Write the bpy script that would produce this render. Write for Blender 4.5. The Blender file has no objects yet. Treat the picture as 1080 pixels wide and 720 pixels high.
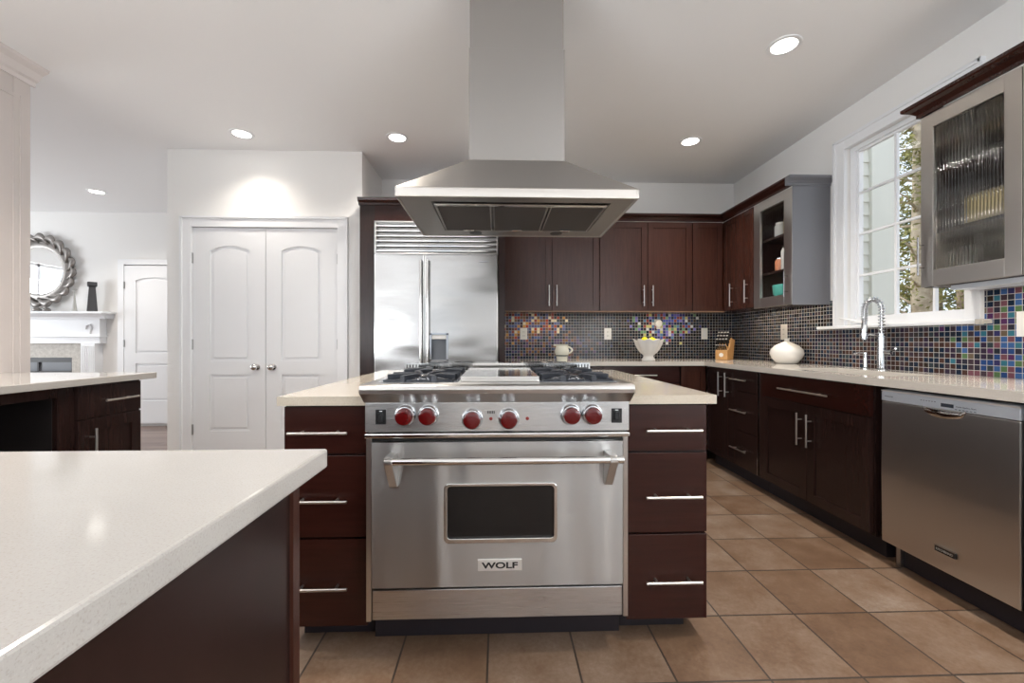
import bpy, bmesh, math, random
from mathutils import Vector, Matrix
random.seed(7)
PI = math.pi
S = bpy.context.scene
COL = S.collection

# ------------------------------------------------------------------ camera
YAW = math.atan(15.5 / 450)
cd = bpy.data.cameras.new('camera'); cam = bpy.data.objects.new('camera', cd); COL.objects.link(cam)
cam.location = (0, 0, 1.095); cam.rotation_euler = (PI/2, 0, -YAW)
cd.sensor_width = 36; cd.lens = 450 / 1080 * 36; cd.clip_start = 0.05; cd.clip_end = 200
S.camera = cam
# ------------------------------------------------------------------ view, world, sun, daylight, added fill lamps
S.view_settings.view_transform = 'Standard'; S.view_settings.look = 'None'
S.view_settings.gamma = 1; S.view_settings.use_curve_mapping = False
S.view_settings.exposure = 0.2
W = bpy.data.worlds.new('sky'); S.world = W; W.use_nodes = True
bg = W.node_tree.nodes['Background']; bg.inputs[0].default_value = (0.80, 0.90, 1.0, 1); bg.inputs[1].default_value = 1.25
sd = bpy.data.lights.new('sun', 'SUN'); sd.energy = 2.4; sd.angle = 0.02; sd.color = (1, .95, .86)
sun = bpy.data.objects.new('sun', sd); COL.objects.link(sun); sun.rotation_euler = (math.radians(42), 0, math.radians(-130))

def area(name, loc, rot, sx, sy, power, color):
    l = bpy.data.lights.new(name, 'AREA'); l.shape = 'RECTANGLE'; l.size = sx; l.size_y = sy
    l.energy = power; l.color = color
    o = bpy.data.objects.new(name, l); COL.objects.link(o); o.location = loc; o.rotation_euler = rot
    return o
DAY = (0.93, 0.97, 1.0); XLW = -2.86
for wy in (-2.5, -.9):                                          # added ceiling-brightening lamps, tilted up, at four unseen side windows
    area('added_fill_left', (XLW-.22, wy, 1.5), (0, math.radians(-138), 0), 1.9, 1.3, 80, DAY)
    area('added_fill_right', (2.507+.22, wy, 1.5), (0, math.radians(138), 0), 1.9, 1.3, 80, DAY)
area('daylight_living', (-8.2, 3.6, 1.5), (0, math.radians(-125), 0), 1.9, 2.2, 105, DAY)
portal = area('window_portal', (2.70, 2.58, 1.85), (0, PI/2, 0), 1.26, 0.78, 1, DAY); portal.data.cycles.is_portal = True
DOWNLIGHTS = [(1.618, 2.354), (1.61, 3.508), (-0.819, 3.526), (-2.054, 3.504), (-4.463, 4.913),
              (-0.82, 1.75), (1.62, 1.1), (-2.05, 1.75), (-5.9, 3.2)]
DOWN_W = 27

# ------------------------------------------------------------------ materials
def mat(name, color=(.8,.8,.8), rough=.5, metal=0, spec=.5, coat=0, emit=None, es=0, trans=0, ior=1.45):
    m = bpy.data.materials.new(name); m.use_nodes = True
    b = m.node_tree.nodes['Principled BSDF']
    b.inputs['Base Color'].default_value = (*color, 1); b.inputs['Roughness'].default_value = rough
    b.inputs['Metallic'].default_value = metal; b.inputs['Specular IOR Level'].default_value = spec
    b.inputs['Coat Weight'].default_value = coat; b.inputs['Transmission Weight'].default_value = trans
    b.inputs['IOR'].default_value = ior
    if emit: b.inputs['Emission Color'].default_value = (*emit, 1); b.inputs['Emission Strength'].default_value = es
    return m
class NT:
    def __init__(s, m): s.t = m.node_tree; s.b = s.t.nodes['Principled BSDF']
    def n(s, kind, **kw):
        x = s.t.nodes.new(kind)
        for k, v in kw.items(): setattr(x, k, v)
        return x
    def l(s, a, b): s.t.links.new(a, b)
    def math(s, op, a, b=None, c=None):
        x = s.n('ShaderNodeMath', operation=op)
        for i, v in enumerate((a, b, c)):
            if v is None: continue
            if isinstance(v, (int, float)): x.inputs[i].default_value = v
            else: s.l(v, x.inputs[i])
        return x.outputs[0]
    def pos(s): return s.n('ShaderNodeNewGeometry').outputs['Position']
    def sep(s, v):
        x = s.n('ShaderNodeSeparateXYZ'); s.l(v, x.inputs[0]); return x.outputs
    def comb(s, x, y, z):
        c = s.n('ShaderNodeCombineXYZ')
        for i, v in enumerate((x, y, z)):
            if isinstance(v, (int, float)): c.inputs[i].default_value = v
            else: s.l(v, c.inputs[i])
        return c.outputs[0]
    def scale(s, v, xyz):
        m = s.n('ShaderNodeMapping'); m.inputs['Scale'].default_value = xyz; s.l(v, m.inputs['Vector']); return m.outputs[0]
    def noise(s, v, sc, det=3, rough=.5):
        x = s.n('ShaderNodeTexNoise'); x.inputs['Scale'].default_value = sc; x.inputs['Detail'].default_value = det
        x.inputs['Roughness'].default_value = rough; s.l(v, x.inputs['Vector']); return x.outputs['Fac']
    def ramp(s, f, stops, interp='LINEAR'):
        r = s.n('ShaderNodeValToRGB'); cr = r.color_ramp; cr.interpolation = interp
        while len(cr.elements) < len(stops): cr.elements.new(.5)
        for e, (p, c) in zip(cr.elements, stops): e.position = p; e.color = (*c, 1)
        s.l(f, r.inputs[0]); return r.outputs[0]
    def mix(s, f, a, b, mode='MIX'):
        x = s.n('ShaderNodeMix', data_type='RGBA', blend_type=mode)
        for i, v in ((0, f), (6, a), (7, b)):
            if isinstance(v, (int, float)): x.inputs[i].default_value = v
            elif isinstance(v, tuple): x.inputs[i].default_value = (*v, 1)
            else: s.l(v, x.inputs[i])
        return x.outputs[2]
    def bump(s, h, st, dist):
        x = s.n('ShaderNodeBump'); x.inputs['Strength'].default_value = st; x.inputs['Distance'].default_value = dist
        s.l(h, x.inputs['Height']); s.l(x.outputs[0], s.b.inputs['Normal'])
    def col(s, c): s.l(c, s.b.inputs['Base Color'])

M = {}
def paint(name, c, rough=.55):
    m = mat(name, c, rough); k = NT(m); p = k.pos()
    k.bump(k.noise(p, 140, 2), .05, .002); M[name] = m
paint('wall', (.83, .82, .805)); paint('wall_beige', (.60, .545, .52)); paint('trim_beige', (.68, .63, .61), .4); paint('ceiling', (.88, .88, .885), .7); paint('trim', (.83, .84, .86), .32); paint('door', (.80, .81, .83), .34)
paint('exterior_trim', (.72, .71, .64), .5)

def wood(name, c0, c1, sc, rough=.27):
    m = mat(name, c0, rough, coat=.04, spec=.4); k = NT(m); p = k.pos()
    n = k.noise(k.scale(p, sc), 1.0, 5, .62); n2 = k.noise(k.scale(p, tuple(v * .12 for v in sc)), 1.0, 2)
    f = k.math('ADD', k.math('MULTIPLY', n, .65), k.math('MULTIPLY', n2, .35))
    k.col(k.ramp(f, [(.32, c0), (.68, c1)])); k.bump(n, .03, .0004)
    k.b.inputs['Coat Roughness'].default_value = .2
    M[name] = m
wood('cherry_upright', (.036, .0125, .0085), (.066, .0235, .0155), (70, 70, 5))
wood('cherry_level', (.023, .0058, .0040), (.036, .0095, .0065), (5, 70, 70))
wood('espresso_upright', (.016, .0078, .0068), (.030, .0145, .0122), (70, 70, 5))
wood('pale_wood', (.50, .27, .10), (.62, .36, .15), (40, 40, 8), .4)
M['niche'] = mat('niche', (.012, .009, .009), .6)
M['window_glare_grey'] = mat('window_glare_grey', (.17, .172, .19), .32)  # window glare on dark wood, put into the base colour
M['rail'] = mat('rail', (.22, .13, .075), .45)
M['kick'] = mat('kick', (.018, .014, .018), .5)

def steel(name, c, rough, sc, bump=.05, aniso=.7, rot=.25):
    m = mat(name, c, rough, 1); k = NT(m); p = k.pos()
    n = k.noise(k.scale(p, sc), 1.0, 2, .6); k.bump(n, bump, .0003)
    k.l(k.ramp(n, [(.3, (rough*.96,)*3), (.7, (rough*1.05,)*3)]), k.b.inputs['Roughness'])
    t = k.n('ShaderNodeTangent', direction_type='RADIAL', axis='Z'); k.l(t.outputs[0], k.b.inputs['Tangent'])
    k.b.inputs['Anisotropic'].default_value = aniso; k.b.inputs['Anisotropic Rotation'].default_value = rot
    M[name] = m
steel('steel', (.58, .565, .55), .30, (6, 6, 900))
steel('steel_flat', (.40, .385, .37), .30, (6, 500, 6), .1, 0)
steel('steel_frame', (.56, .53, .495), .30, (900, 900, 5), .1, .7, 0.0)
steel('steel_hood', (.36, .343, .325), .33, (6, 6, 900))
steel('steel_vertical', (.62, .60, .58), .33, (900, 900, 5), .1, .7, 0.0)
steel('steel_range', (.56, .555, .55), .28, (4, 4, 900))
def wavy(name, c, rough, sc, st, dist):
    m = mat(name, c, rough, 1); k = NT(m); k.bump(k.noise(k.scale(k.pos(), sc), 1.0, 1), st, dist); M[name] = m
wavy('steel_wavy', (.42, .415, .41), .24, (1.6, 1.6, 5), .7, .02)
steel('steel_door', (.50, .495, .485), .33, (4, 4, 900), .08, .93, .25)
k = NT(M['steel_door']); b2 = k.n('ShaderNodeBump'); b2.inputs['Strength'].default_value = .9; b2.inputs['Distance'].default_value = .02
k.l(k.noise(k.scale(k.pos(), (7, 7, .8)), 1.0, 1), b2.inputs['Height'])
b1 = [n for n in k.t.nodes if n.type == 'BUMP' and n != b2][0]; k.l(b2.outputs[0], b1.inputs['Normal'])
M['polished'] = mat('polished', (.66, .65, .63), .12, 1)
M['handle'] = mat('handle', (.58, .555, .52), .32, 1)
M['chrome'] = mat('chrome', (.62, .63, .65), .07, 1)
M['dark_chrome'] = mat('dark_chrome', (.4, .4, .41), .12, 1)
M['badge_steel'] = mat('badge_steel', (.72, .70, .67), .45, .6)
M['black'] = mat('black', (.012, .012, .013), .35)
M['iron'] = mat('iron', (.022, .025, .033), .38)
M['dark_glass'] = mat('dark_glass', (.010, .009, .009), .09)
M['red'] = mat('red', (.085, .0015, .002), .2, coat=.3)
M['red_lamp'] = mat('red_lamp', (.25, .02, .015), .3)
M['white_ceramic'] = mat('white_ceramic', (.80, .78, .74), .15)
M['cream'] = mat('cream', (.78, .76, .64), .15)
M['band'] = mat('band', (.08, .1, .09), .3)
M['plate'] = mat('plate', (.78, .77, .73), .4)
M['lemon'] = mat('lemon', (.85, .78, .02), .45)
M['white_plastic'] = mat('white_plastic', (.8, .8, .8), .4)
M['panel_silver'] = mat('panel_silver', (.60, .64, .70), .42, .35)
M['ink'] = mat('ink', (.03, .04, .06), .5)
M['sink'] = mat('sink', (.55, .54, .52), .3, 1)
M['hinge'] = mat('hinge', (.45, .45, .45), .35, 1)
M['nickel'] = mat('nickel', (.60, .59, .58), .18, 1)
M['mirror'] = mat('mirror', (.9, .9, .9), .02, 1)
M['silver_leaf'] = mat('silver_leaf', (.30, .28, .265), .38, .7)
M['charcoal'] = mat('charcoal', (.05, .05, .055), .4)
M['teal'] = mat('teal', (.08, .42, .36), .3)
M['copper'] = mat('copper', (.55, .22, .12), .3)
M['straw'] = mat('straw', (.62, .50, .26), .6)
M['glazed'] = mat('glazed', (.5, .5, .48), .2)
M['stone_dark'] = mat('stone_dark', (.16, .17, .19), .2)
M['warm_strip'] = mat('warm_strip', (.8, .7, .5), .4, emit=(1, .75, .45), es=1.2)
M['lamp'] = mat('lamp', (1, 1, 1), .5, emit=(1, .96, .9), es=9)
def glass(name, rough=0.0, tint=(1,1,1)):
    m = bpy.data.materials.new(name); m.use_nodes = True; t = m.node_tree; t.nodes.clear()
    o = t.nodes.new('ShaderNodeOutputMaterial'); g = t.nodes.new('ShaderNodeBsdfGlass'); g.inputs['IOR'].default_value = 1.45
    g.inputs['Roughness'].default_value = rough; g.inputs['Color'].default_value = (*tint, 1)
    t.links.new(g.outputs[0], o.inputs[0]); M[name] = m
glass('fluted_glass', 0.03, (.93, .94, .93))
t = M['fluted_glass'].node_tree; g_ = t.nodes['Glass BSDF'] if 'Glass BSDF' in t.nodes else [n for n in t.nodes if n.type == 'BSDF_GLASS'][0]
tr = t.nodes.new('ShaderNodeBsdfTransparent'); mx = t.nodes.new('ShaderNodeMixShader'); mx.inputs[0].default_value = .24
t.links.new(g_.outputs[0], mx.inputs[1]); t.links.new(tr.outputs[0], mx.inputs[2]); t.links.new(mx.outputs[0], [n for n in t.nodes if n.type == 'OUTPUT_MATERIAL'][0].inputs[0])
# thin window glass: mostly clear, mirrors a little at every angle
m = bpy.data.materials.new('window_glass'); m.use_nodes = True; t = m.node_tree; t.nodes.clear()
o_ = t.nodes.new('ShaderNodeOutputMaterial'); tr = t.nodes.new('ShaderNodeBsdfTransparent'); gl = t.nodes.new('ShaderNodeBsdfGlossy')
gl.inputs['Roughness'].default_value = 0.0; fr = t.nodes.new('ShaderNodeFresnel'); fr.inputs[0].default_value = 1.3; mx = t.nodes.new('ShaderNodeMixShader')
ge = t.nodes.new('ShaderNodeNewGeometry'); inv = t.nodes.new('ShaderNodeMath'); inv.operation = 'SUBTRACT'; inv.inputs[0].default_value = 1
mu = t.nodes.new('ShaderNodeMath'); mu.operation = 'MULTIPLY'; t.links.new(ge.outputs['Backfacing'], inv.inputs[1]); t.links.new(inv.outputs[0], mu.inputs[0]); t.links.new(fr.outputs[0], mu.inputs[1])
t.links.new(mu.outputs[0], mx.inputs[0]); t.links.new(tr.outputs[0], mx.inputs[1]); t.links.new(gl.outputs[0], mx.inputs[2]); t.links.new(mx.outputs[0], o_.inputs[0])
M['window_glass'] = m

def quartz(name, base, fleck, rough=.1):
    m = mat(name, base, rough); k = NT(m); p = k.pos()
    a = k.noise(p, 420, 2, .6); b = k.noise(p, 35, 3)
    c = k.ramp(a, [(.33, fleck), (.45, base), (.62, base), (.72, tuple(min(1, v * 1.1) for v in base))])
    k.col(k.mix(k.math('MULTIPLY', b, .25), c, tuple(v * .8 for v in base))); M[name] = m
quartz('quartz', (.47, .445, .415), (.41, .38, .345)); quartz('quartz_warm', (.62, .575, .52), (.52, .47, .41))
quartz('quartz_island', (.55, .485, .395), (.44, .37, .28))

def floor_tiles():
    m = mat('floor_tile', (.3, .2, .15), .38); k = NT(m); x, y, z = k.sep(k.pos())
    u = k.math('DIVIDE', k.math('SUBTRACT', x, -0.033), .306); v = k.math('DIVIDE', k.math('SUBTRACT', y, 1.351), .324)
    cell = k.comb(k.math('FLOOR', u), k.math('FLOOR', v), 0)
    wn = k.n('ShaderNodeTexWhiteNoise', noise_dimensions='3D'); k.l(cell, wn.inputs['Vector'])
    fu = k.math('ABSOLUTE', k.math('SUBTRACT', k.math('FRACT', u), .5)); fv = k.math('ABSOLUTE', k.math('SUBTRACT', k.math('FRACT', v), .5))
    g = k.math('GREATER_THAN', k.math('MAXIMUM', fu, fv), .4885)
    off = k.comb(k.math('MULTIPLY', wn.outputs['Value'], 9), 0, 0)
    va = k.n('ShaderNodeVectorMath', operation='ADD'); k.l(k.pos(), va.inputs[0]); k.l(off, va.inputs[1])
    n = k.noise(va.outputs[0], 5, 5, .6); n2 = k.noise(va.outputs[0], 60, 4, .7)
    f = k.math('ADD', k.math('ADD', k.math('MULTIPLY', n, .55), k.math('MULTIPLY', n2, .32)), k.math('MULTIPLY', wn.outputs['Value'], .20))
    c = k.ramp(f, [(.30, (.105, .058, .034)), (.48, (.165, .100, .062)), (.62, (.225, .158, .113)), (.78, (.32, .265, .22))])
    k.col(k.mix(g, c, (.05, .036, .028)))
    h = k.math('SUBTRACT', k.math('MULTIPLY', n2, .25), g); k.bump(h, .35, .003)
    k.l(k.ramp(n2, [(.3, (.3,)*3), (.7, (.46,)*3)]), k.b.inputs['Roughness'])
    M['floor_tile'] = m
floor_tiles()
def plank():
    m = mat('plank', (.2, .12, .08), .3); k = NT(m); x, y, z = k.sep(k.pos())
    v = k.math('DIVIDE', y, .085); cell = k.comb(k.math('FLOOR', v), k.math('FLOOR', k.math('DIVIDE', x, .9)), 0)
    wn = k.n('ShaderNodeTexWhiteNoise', noise_dimensions='3D'); k.l(cell, wn.inputs['Vector'])
    n = k.noise(k.scale(k.pos(), (4, 60, 1)), 1, 4)
    f = k.math('ADD', k.math('MULTIPLY', n, .5), k.math('MULTIPLY', wn.outputs['Value'], .5))
    k.col(k.ramp(f, [(.2, (.13, .085, .07)), (.8, (.30, .22, .19))])); M['plank'] = m
plank()
def mosaic(name, axis, blobs, P=.0295):
    """small glass mosaic: a colour of its own for each tile, pale grout between"""
    m = mat(name, (.05, .05, .05), .16, spec=.28); k = NT(m); x, y, z = k.sep(k.pos())
    a = x if axis == 'x' else y
    u = k.math('DIVIDE', a, P); v = k.math('DIVIDE', k.math('SUBTRACT', z, .914), P)
    cell = k.comb(k.math('FLOOR', u), k.math('FLOOR', v), 1.5)
    wn = k.n('ShaderNodeTexWhiteNoise', noise_dimensions='3D'); k.l(cell, wn.inputs['Vector'])
    w1 = wn.outputs['Value']; r2 = k.sep(wn.outputs['Color'])
    fu = k.math('ABSOLUTE', k.math('SUBTRACT', k.math('FRACT', u), .5)); fv = k.math('ABSOLUTE', k.math('SUBTRACT', k.math('FRACT', v), .5))
    g = k.math('GREATER_THAN', k.math('MAXIMUM', fu, fv), .458)
    dark = k.ramp(w1, [(0, (.008, .008, .012)), (.3, (.018, .018, .030)), (.5, (.032, .022, .018)), (.65, (.012, .022, .045)), (.82, (.05, .034, .045)), (.93, (.035, .05, .06))], 'CONSTANT')
    c = dark
    for (ca, cz, ra, rz, dens, pal) in blobs:
        du = k.math('DIVIDE', k.math('SUBTRACT', k.math('MULTIPLY', k.math('FLOOR', u), P), ca), ra); dv = k.math('DIVIDE', k.math('SUBTRACT', k.math('MULTIPLY', k.math('FLOOR', v), P), cz-.914), rz)
        d = k.math('ADD', k.math('MULTIPLY', du, du), k.math('MULTIPLY', dv, dv))
        fall = k.math('MULTIPLY', k.math('SUBTRACT', 1.0, d), dens)
        mask = k.math('GREATER_THAN', fall, r2[0])
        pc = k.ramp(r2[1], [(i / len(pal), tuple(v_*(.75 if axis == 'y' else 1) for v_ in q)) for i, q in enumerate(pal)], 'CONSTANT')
        c = k.mix(mask, c, pc)
    k.col(k.mix(g, c, (.50, .485, .47)))
    h = k.math('SUBTRACT', 1.0, g); k.bump(h, .25, .002)
    k.l(k.ramp(g, [(.4, (.17,)*3), (.6, (.7,)*3)]), k.b.inputs['Roughness'])
    M[name] = m
mosaic('mosaic_back', 'x', [
    (.12, 1.24, .62, .30, 1.3, [(.42, .05, .02), (.10, .10, .22), (.62, .30, .06), (.06, .03, .03), (.75, .66, .45), (.30, .07, .05), (.10, .13, .28), (.2, .1, .05)]),
    (.30, 1.02, .9, .22, .6, [(.04, .06, .13), (.12, .06, .05), (.10, .06, .14), (.22, .10, .04)]),
    (1.74, 1.25, .42, .22, .95, [(.07, .10, .42), (.02, .03, .09), (.20, .17, .55), (.55, .52, .20), (.10, .22, .38), (.62, .64, .66), (.05, .05, .2), (.16, .32, .18), (.3, .06, .06)])])
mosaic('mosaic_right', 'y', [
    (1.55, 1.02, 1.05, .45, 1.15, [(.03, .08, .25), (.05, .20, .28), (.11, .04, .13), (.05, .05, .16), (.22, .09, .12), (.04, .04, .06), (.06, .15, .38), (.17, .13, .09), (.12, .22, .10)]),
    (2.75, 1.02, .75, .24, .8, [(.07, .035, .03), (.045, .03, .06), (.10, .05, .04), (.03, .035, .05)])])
def stone():
    m = mat('travertine', (.6, .56, .5), .5); k = NT(m); n = k.noise(k.pos(), 22, 5, .7)
    k.col(k.ramp(n, [(.3, (.42, .39, .35)), (.7, (.66, .63, .58))])); M['travertine'] = m
stone()
def mesh_filter():
    m = mat('filter_mesh', (.12, .11, .105), .5, .3); k = NT(m); x, y, z = k.sep(k.pos())
    a = k.math('ABSOLUTE', k.math('SUBTRACT', k.math('FRACT', k.math('DIVIDE', k.math('ADD', x, y), .011)), .5))
    b = k.math('ABSOLUTE', k.math('SUBTRACT', k.math('FRACT', k.math('DIVIDE', k.math('SUBTRACT', x, y), .011)), .5))
    f = k.math('GREATER_THAN', k.math('MAXIMUM', a, b), .36)
    k.col(k.mix(f, (.008, .008, .008), (.12, .105, .10))); M['filter_mesh'] = m
mesh_filter()
def nature(name, c0, c1, sc, rough=.8):
    m = mat(name, c0, rough); k = NT(m); k.col(k.ramp(k.noise(k.pos(), sc, 4, .65), [(.35, c0), (.65, c1)])); M[name] = m
nature('bark', (.16, .11, .075), (.36, .28, .20), 9); nature('pale_bark', (.34, .27, .19), (.58, .49, .37), 7)
nature('needles', (.11, .12, .035), (.36, .33, .11), 3); nature('dark_needles', (.05, .075, .03), (.16, .19, .08), 4)
nature('leaf_litter', (.22, .16, .11), (.42, .33, .25), 5); nature('twig', (.07, .045, .03), (.22, .15, .1), 20)

# ------------------------------------------------------------------ mesh helpers
class B:
    def __init__(s): s.m = bmesh.new()
    def box(s, x0, x1, y0, y1, z0, z1):
        x0, x1 = sorted((x0, x1)); y0, y1 = sorted((y0, y1)); z0, z1 = sorted((z0, z1))
        v = [s.m.verts.new(p) for p in ((x0,y0,z0),(x1,y0,z0),(x1,y1,z0),(x0,y1,z0),(x0,y0,z1),(x1,y0,z1),(x1,y1,z1),(x0,y1,z1))]
        for f in ((3,2,1,0),(4,5,6,7),(0,1,5,4),(1,2,6,5),(2,3,7,6),(3,0,4,7)): s.m.faces.new([v[i] for i in f])
        return s
    def prism(s, poly, axis, a, b):
        def q(p, t): return {'x': (t, p[0], p[1]), 'y': (p[0], t, p[1]), 'z': (p[0], p[1], t)}[axis]
        va = [s.m.verts.new(q(p, a)) for p in poly]; vb = [s.m.verts.new(q(p, b)) for p in poly]; n = len(poly)
        s.m.faces.new(va[::-1]); s.m.faces.new(vb)
        for i in range(n): s.m.faces.new((va[i], va[(i+1) % n], vb[(i+1) % n], vb[i]))
        return s
    def tube(s, pts, r, seg=10, cap=True):
        pts = [Vector(p) for p in pts]; rings = []; ref = None
        rs = r if isinstance(r, (list, tuple)) else [r] * len(pts)
        for i, p in enumerate(pts):
            d = (pts[min(i+1, len(pts)-1)] - pts[max(i-1, 0)]).normalized()
            if ref is None: ref = Vector((0,0,1)) if abs(d.z) < .9 else Vector((1,0,0))
            a = (ref - d * ref.dot(d)).normalized(); b = d.cross(a); ref = a
            rings.append([s.m.verts.new(p + (a * math.cos(2*PI*j/seg) + b * math.sin(2*PI*j/seg)) * rs[i]) for j in range(seg)])
        for u, v in zip(rings, rings[1:]):
            for j in range(seg): s.m.faces.new((u[j], u[(j+1) % seg], v[(j+1) % seg], v[j]))
        if cap: s.m.faces.new(rings[0][::-1]); s.m.faces.new(rings[-1])
        return s
    def lathe(s, c, prof, seg=28, axis='z', cap=True):
        """revolve (radius, height) about an axis through c"""
        rings = []
        for r, h in prof:
            ring = []
            for j in range(seg):
                t = 2*PI*j/seg; a, b = r*math.cos(t), r*math.sin(t)
                o = {'z': (a, b, h), 'y': (a, h, b), 'x': (h, a, b)}[axis]
                ring.append(s.m.verts.new((c[0]+o[0], c[1]+o[1], c[2]+o[2])))
            rings.append(ring)
        for u, v in zip(rings, rings[1:]):
            for j in range(seg): s.m.faces.new((u[j], u[(j+1) % seg], v[(j+1) % seg], v[j]))
        for ring in (rings[0], rings[-1]) if cap else ():
            try: s.m.faces.new(ring)
            except ValueError: pass
        return s
    def face(s, pts): s.m.faces.new([s.m.verts.new(p) for p in pts]); return s

def mk(name, b, m, parent=None, bevel=0.0, smooth=False, label=None, cat=None, group=None, kind=None, seg=2):
    bm = b.m; bmesh.ops.remove_doubles(bm, verts=bm.verts, dist=1e-6)
    bmesh.ops.recalc_face_normals(bm, faces=bm.faces)
    xs = [v.co.x for v in bm.verts]; ys = [v.co.y for v in bm.verts]; zs = [v.co.z for v in bm.verts]
    o = Vector(((min(xs)+max(xs))/2, (min(ys)+max(ys))/2, min(zs)))
    for v in bm.verts: v.co -= o
    me = bpy.data.meshes.new(name); bm.to_mesh(me); bm.free()
    ob = bpy.data.objects.new(name, me); COL.objects.link(ob); me.materials.append(M[m] if isinstance(m, str) else m)
    ob.location = o
    if parent is not None:
        ob.parent = parent; q = parent; w = Vector((0,0,0))
        while q is not None: w += q.location; q = q.parent
        ob.location = o - w
    if bevel:
        d = ob.modifiers.new('bevel', 'BEVEL'); d.width = bevel; d.segments = seg; d.limit_method = 'ANGLE'; d.angle_limit = math.radians(40)
    if smooth:
        for p in me.polygons: p.use_smooth = True
        if smooth != 'all':
            d = ob.modifiers.new('es', 'EDGE_SPLIT'); d.split_angle = math.radians(38)
    if label: ob['label'] = label
    if cat: ob['category'] = cat
    if group: ob['group'] = group
    if kind: ob['kind'] = kind
    return ob
def thing(name, loc, label, cat, group=None):
    o = bpy.data.objects.new(name, None); COL.objects.link(o); o.location = loc; o.empty_display_size = .1
    o['label'] = label; o['category'] = cat
    if group: o['group'] = group
    return o
def struct(name, b, m, **k): return mk(name, b, m, kind='structure', **k)
def dup(root, d, label=None):
    def cp(o, par):
        c = o.copy(); COL.objects.link(c); c.parent = par
        for ch in o.children: cp(ch, c)
        return c
    r = cp(root, root.parent); r.location = root.location + Vector(d)
    if label: r['label'] = label
    return r
def text(name, s, m, parent, origin, xdir, updir, height, width, depth=.0006, bold=0.0):
    cu = bpy.data.curves.new(name, 'FONT'); cu.body = s; cu.extrude = depth; cu.offset = bold; cu.align_x = 'CENTER'; cu.align_y = 'CENTER'; cu.size = 1
    t = bpy.data.objects.new(name, cu); COL.objects.link(t)
    dg = bpy.context.evaluated_depsgraph_get(); dg.update()
    me = bpy.data.meshes.new_from_object(t.evaluated_get(dg)); COL.objects.unlink(t); bpy.data.objects.remove(t)
    xs = [v.co.x for v in me.vertices]; ys = [v.co.y for v in me.vertices]
    cx, cy = (min(xs)+max(xs))/2, (min(ys)+max(ys))/2; sx = width/(max(xs)-min(xs)); sy = height/(max(ys)-min(ys))
    X = Vector(xdir).normalized(); U = Vector(updir).normalized(); N = X.cross(U)
    for v in me.vertices: v.co = X*((v.co.x-cx)*sx) + U*((v.co.y-cy)*sy) + N*v.co.z
    ob = bpy.data.objects.new(name, me); COL.objects.link(ob); me.materials.append(M[m])
    ob.parent = parent; w = Vector((0,0,0)); q = parent
    while q is not None: w += q.location; q = q.parent
    ob.location = Vector(origin) - w
    return ob

# a face of furniture: outward normal -Y, -X or +X; u runs along the face, v up, w outward from base
class Face:
    def __init__(s, n, base): s.n = n; s.base = base
    def p(s, u, v, w):
        if s.n == '-y': return (u, s.base - w, v)
        if s.n == '+y': return (u, s.base + w, v)
        if s.n == '-x': return (s.base - w, u, v)
        return (s.base + w, u, v)
    def box(s, b, u0, u1, v0, v1, w0, w1):
        a = s.p(u0, v0, w0); c = s.p(u1, v1, w1); b.box(a[0], c[0], a[1], c[1], a[2], c[2])
def handle(face, parent, u0, v0, u1, v1, r=.0055, off=.032, inset=.2, m='handle', label=None):
    b = B(); a = face.p(u0, v0, off); c = face.p(u1, v1, off); b.tube([a, c], r, 10)
    for t in (inset, 1-inset):
        u = u0+(u1-u0)*t; v = v0+(v1-v0)*t; b.tube([face.p(u, v, 0), face.p(u, v, off)], r*.8, 8)
    return mk('handle', b, m, parent, smooth=True, label=label)
def slab(face, parent, name, u0, u1, v0, v1, th=.02, m='cherry_level', hd=None, label=None):
    b = B(); face.box(b, u0, u1, v0, v1, 0, th); d = mk(name, b, m, parent, bevel=.0015, label=label)
    if hd: handle(Face(face.n, face.p(0,0,th)[1 if 'y' in face.n else 0]), d, *hd)
    return d
def shaker(face, parent, u0, u1, v0, v1, th=.02, fr=.058, m='cherry_upright', hd=None, name='door', rec=.008):
    b = B(); face.box(b, u0, u0+fr, v0, v1, 0, th); face.box(b, u1-fr, u1, v0, v1, 0, th)
    face.box(b, u0+fr, u1-fr, v0, v0+fr, 0, th); face.box(b, u0+fr, u1-fr, v1-fr, v1, 0, th)
    face.box(b, u0+fr, u1-fr, v0+fr, v1-fr, 0, th-rec)
    d = mk(name, b, m, parent, bevel=.0012)
    if hd: handle(Face(face.n, face.p(0,0,th)[1 if 'y' in face.n else 0]), d, *hd)
    return d

# ------------------------------------------------------------------ the setting
XR, XL, YB, HC = 2.507, -2.86, 4.44, 2.765
struct('floor', B().box(XL+.0, XR+.15, -3.6, YB+.1, -.1, 0), 'floor_tile')
struct('floor', B().box(-8.2, XL, -.6, 6.0, -.1, 0), 'plank')
struct('ceiling', B().box(-8.2, XR+.3, -3.7, 6.0, HC, HC+.25), 'ceiling')
# right wall round its window opening
WY0, WY1, WZ0, WZ1 = 2.19, 2.975, 1.215, 2.475
def side_wall(b, X0, X1, yend):
    b.box(X0, X1, -3.6, yend, 0, .55).box(X0, X1, -3.6, yend, 2.45, HC)
    for (p, q) in ((-3.6, -3.15), (-1.85, -1.55), (-.25, yend)): b.box(X0, X1, p, q, .55, 2.45)
    return b
b = side_wall(B(), XR, XR+.092, WY0)
b.box(XR, XR+.092, WY1, YB+.1, 0, HC).box(XR, XR+.092, WY0, WY1, 0, WZ0).box(XR, XR+.092, WY0, WY1, WZ1, HC)
wr = struct('wall_right', b, 'wall')
struct('wall_back', B().box(-1.19, XR, YB, YB+.12, 0, HC), 'wall')
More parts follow.
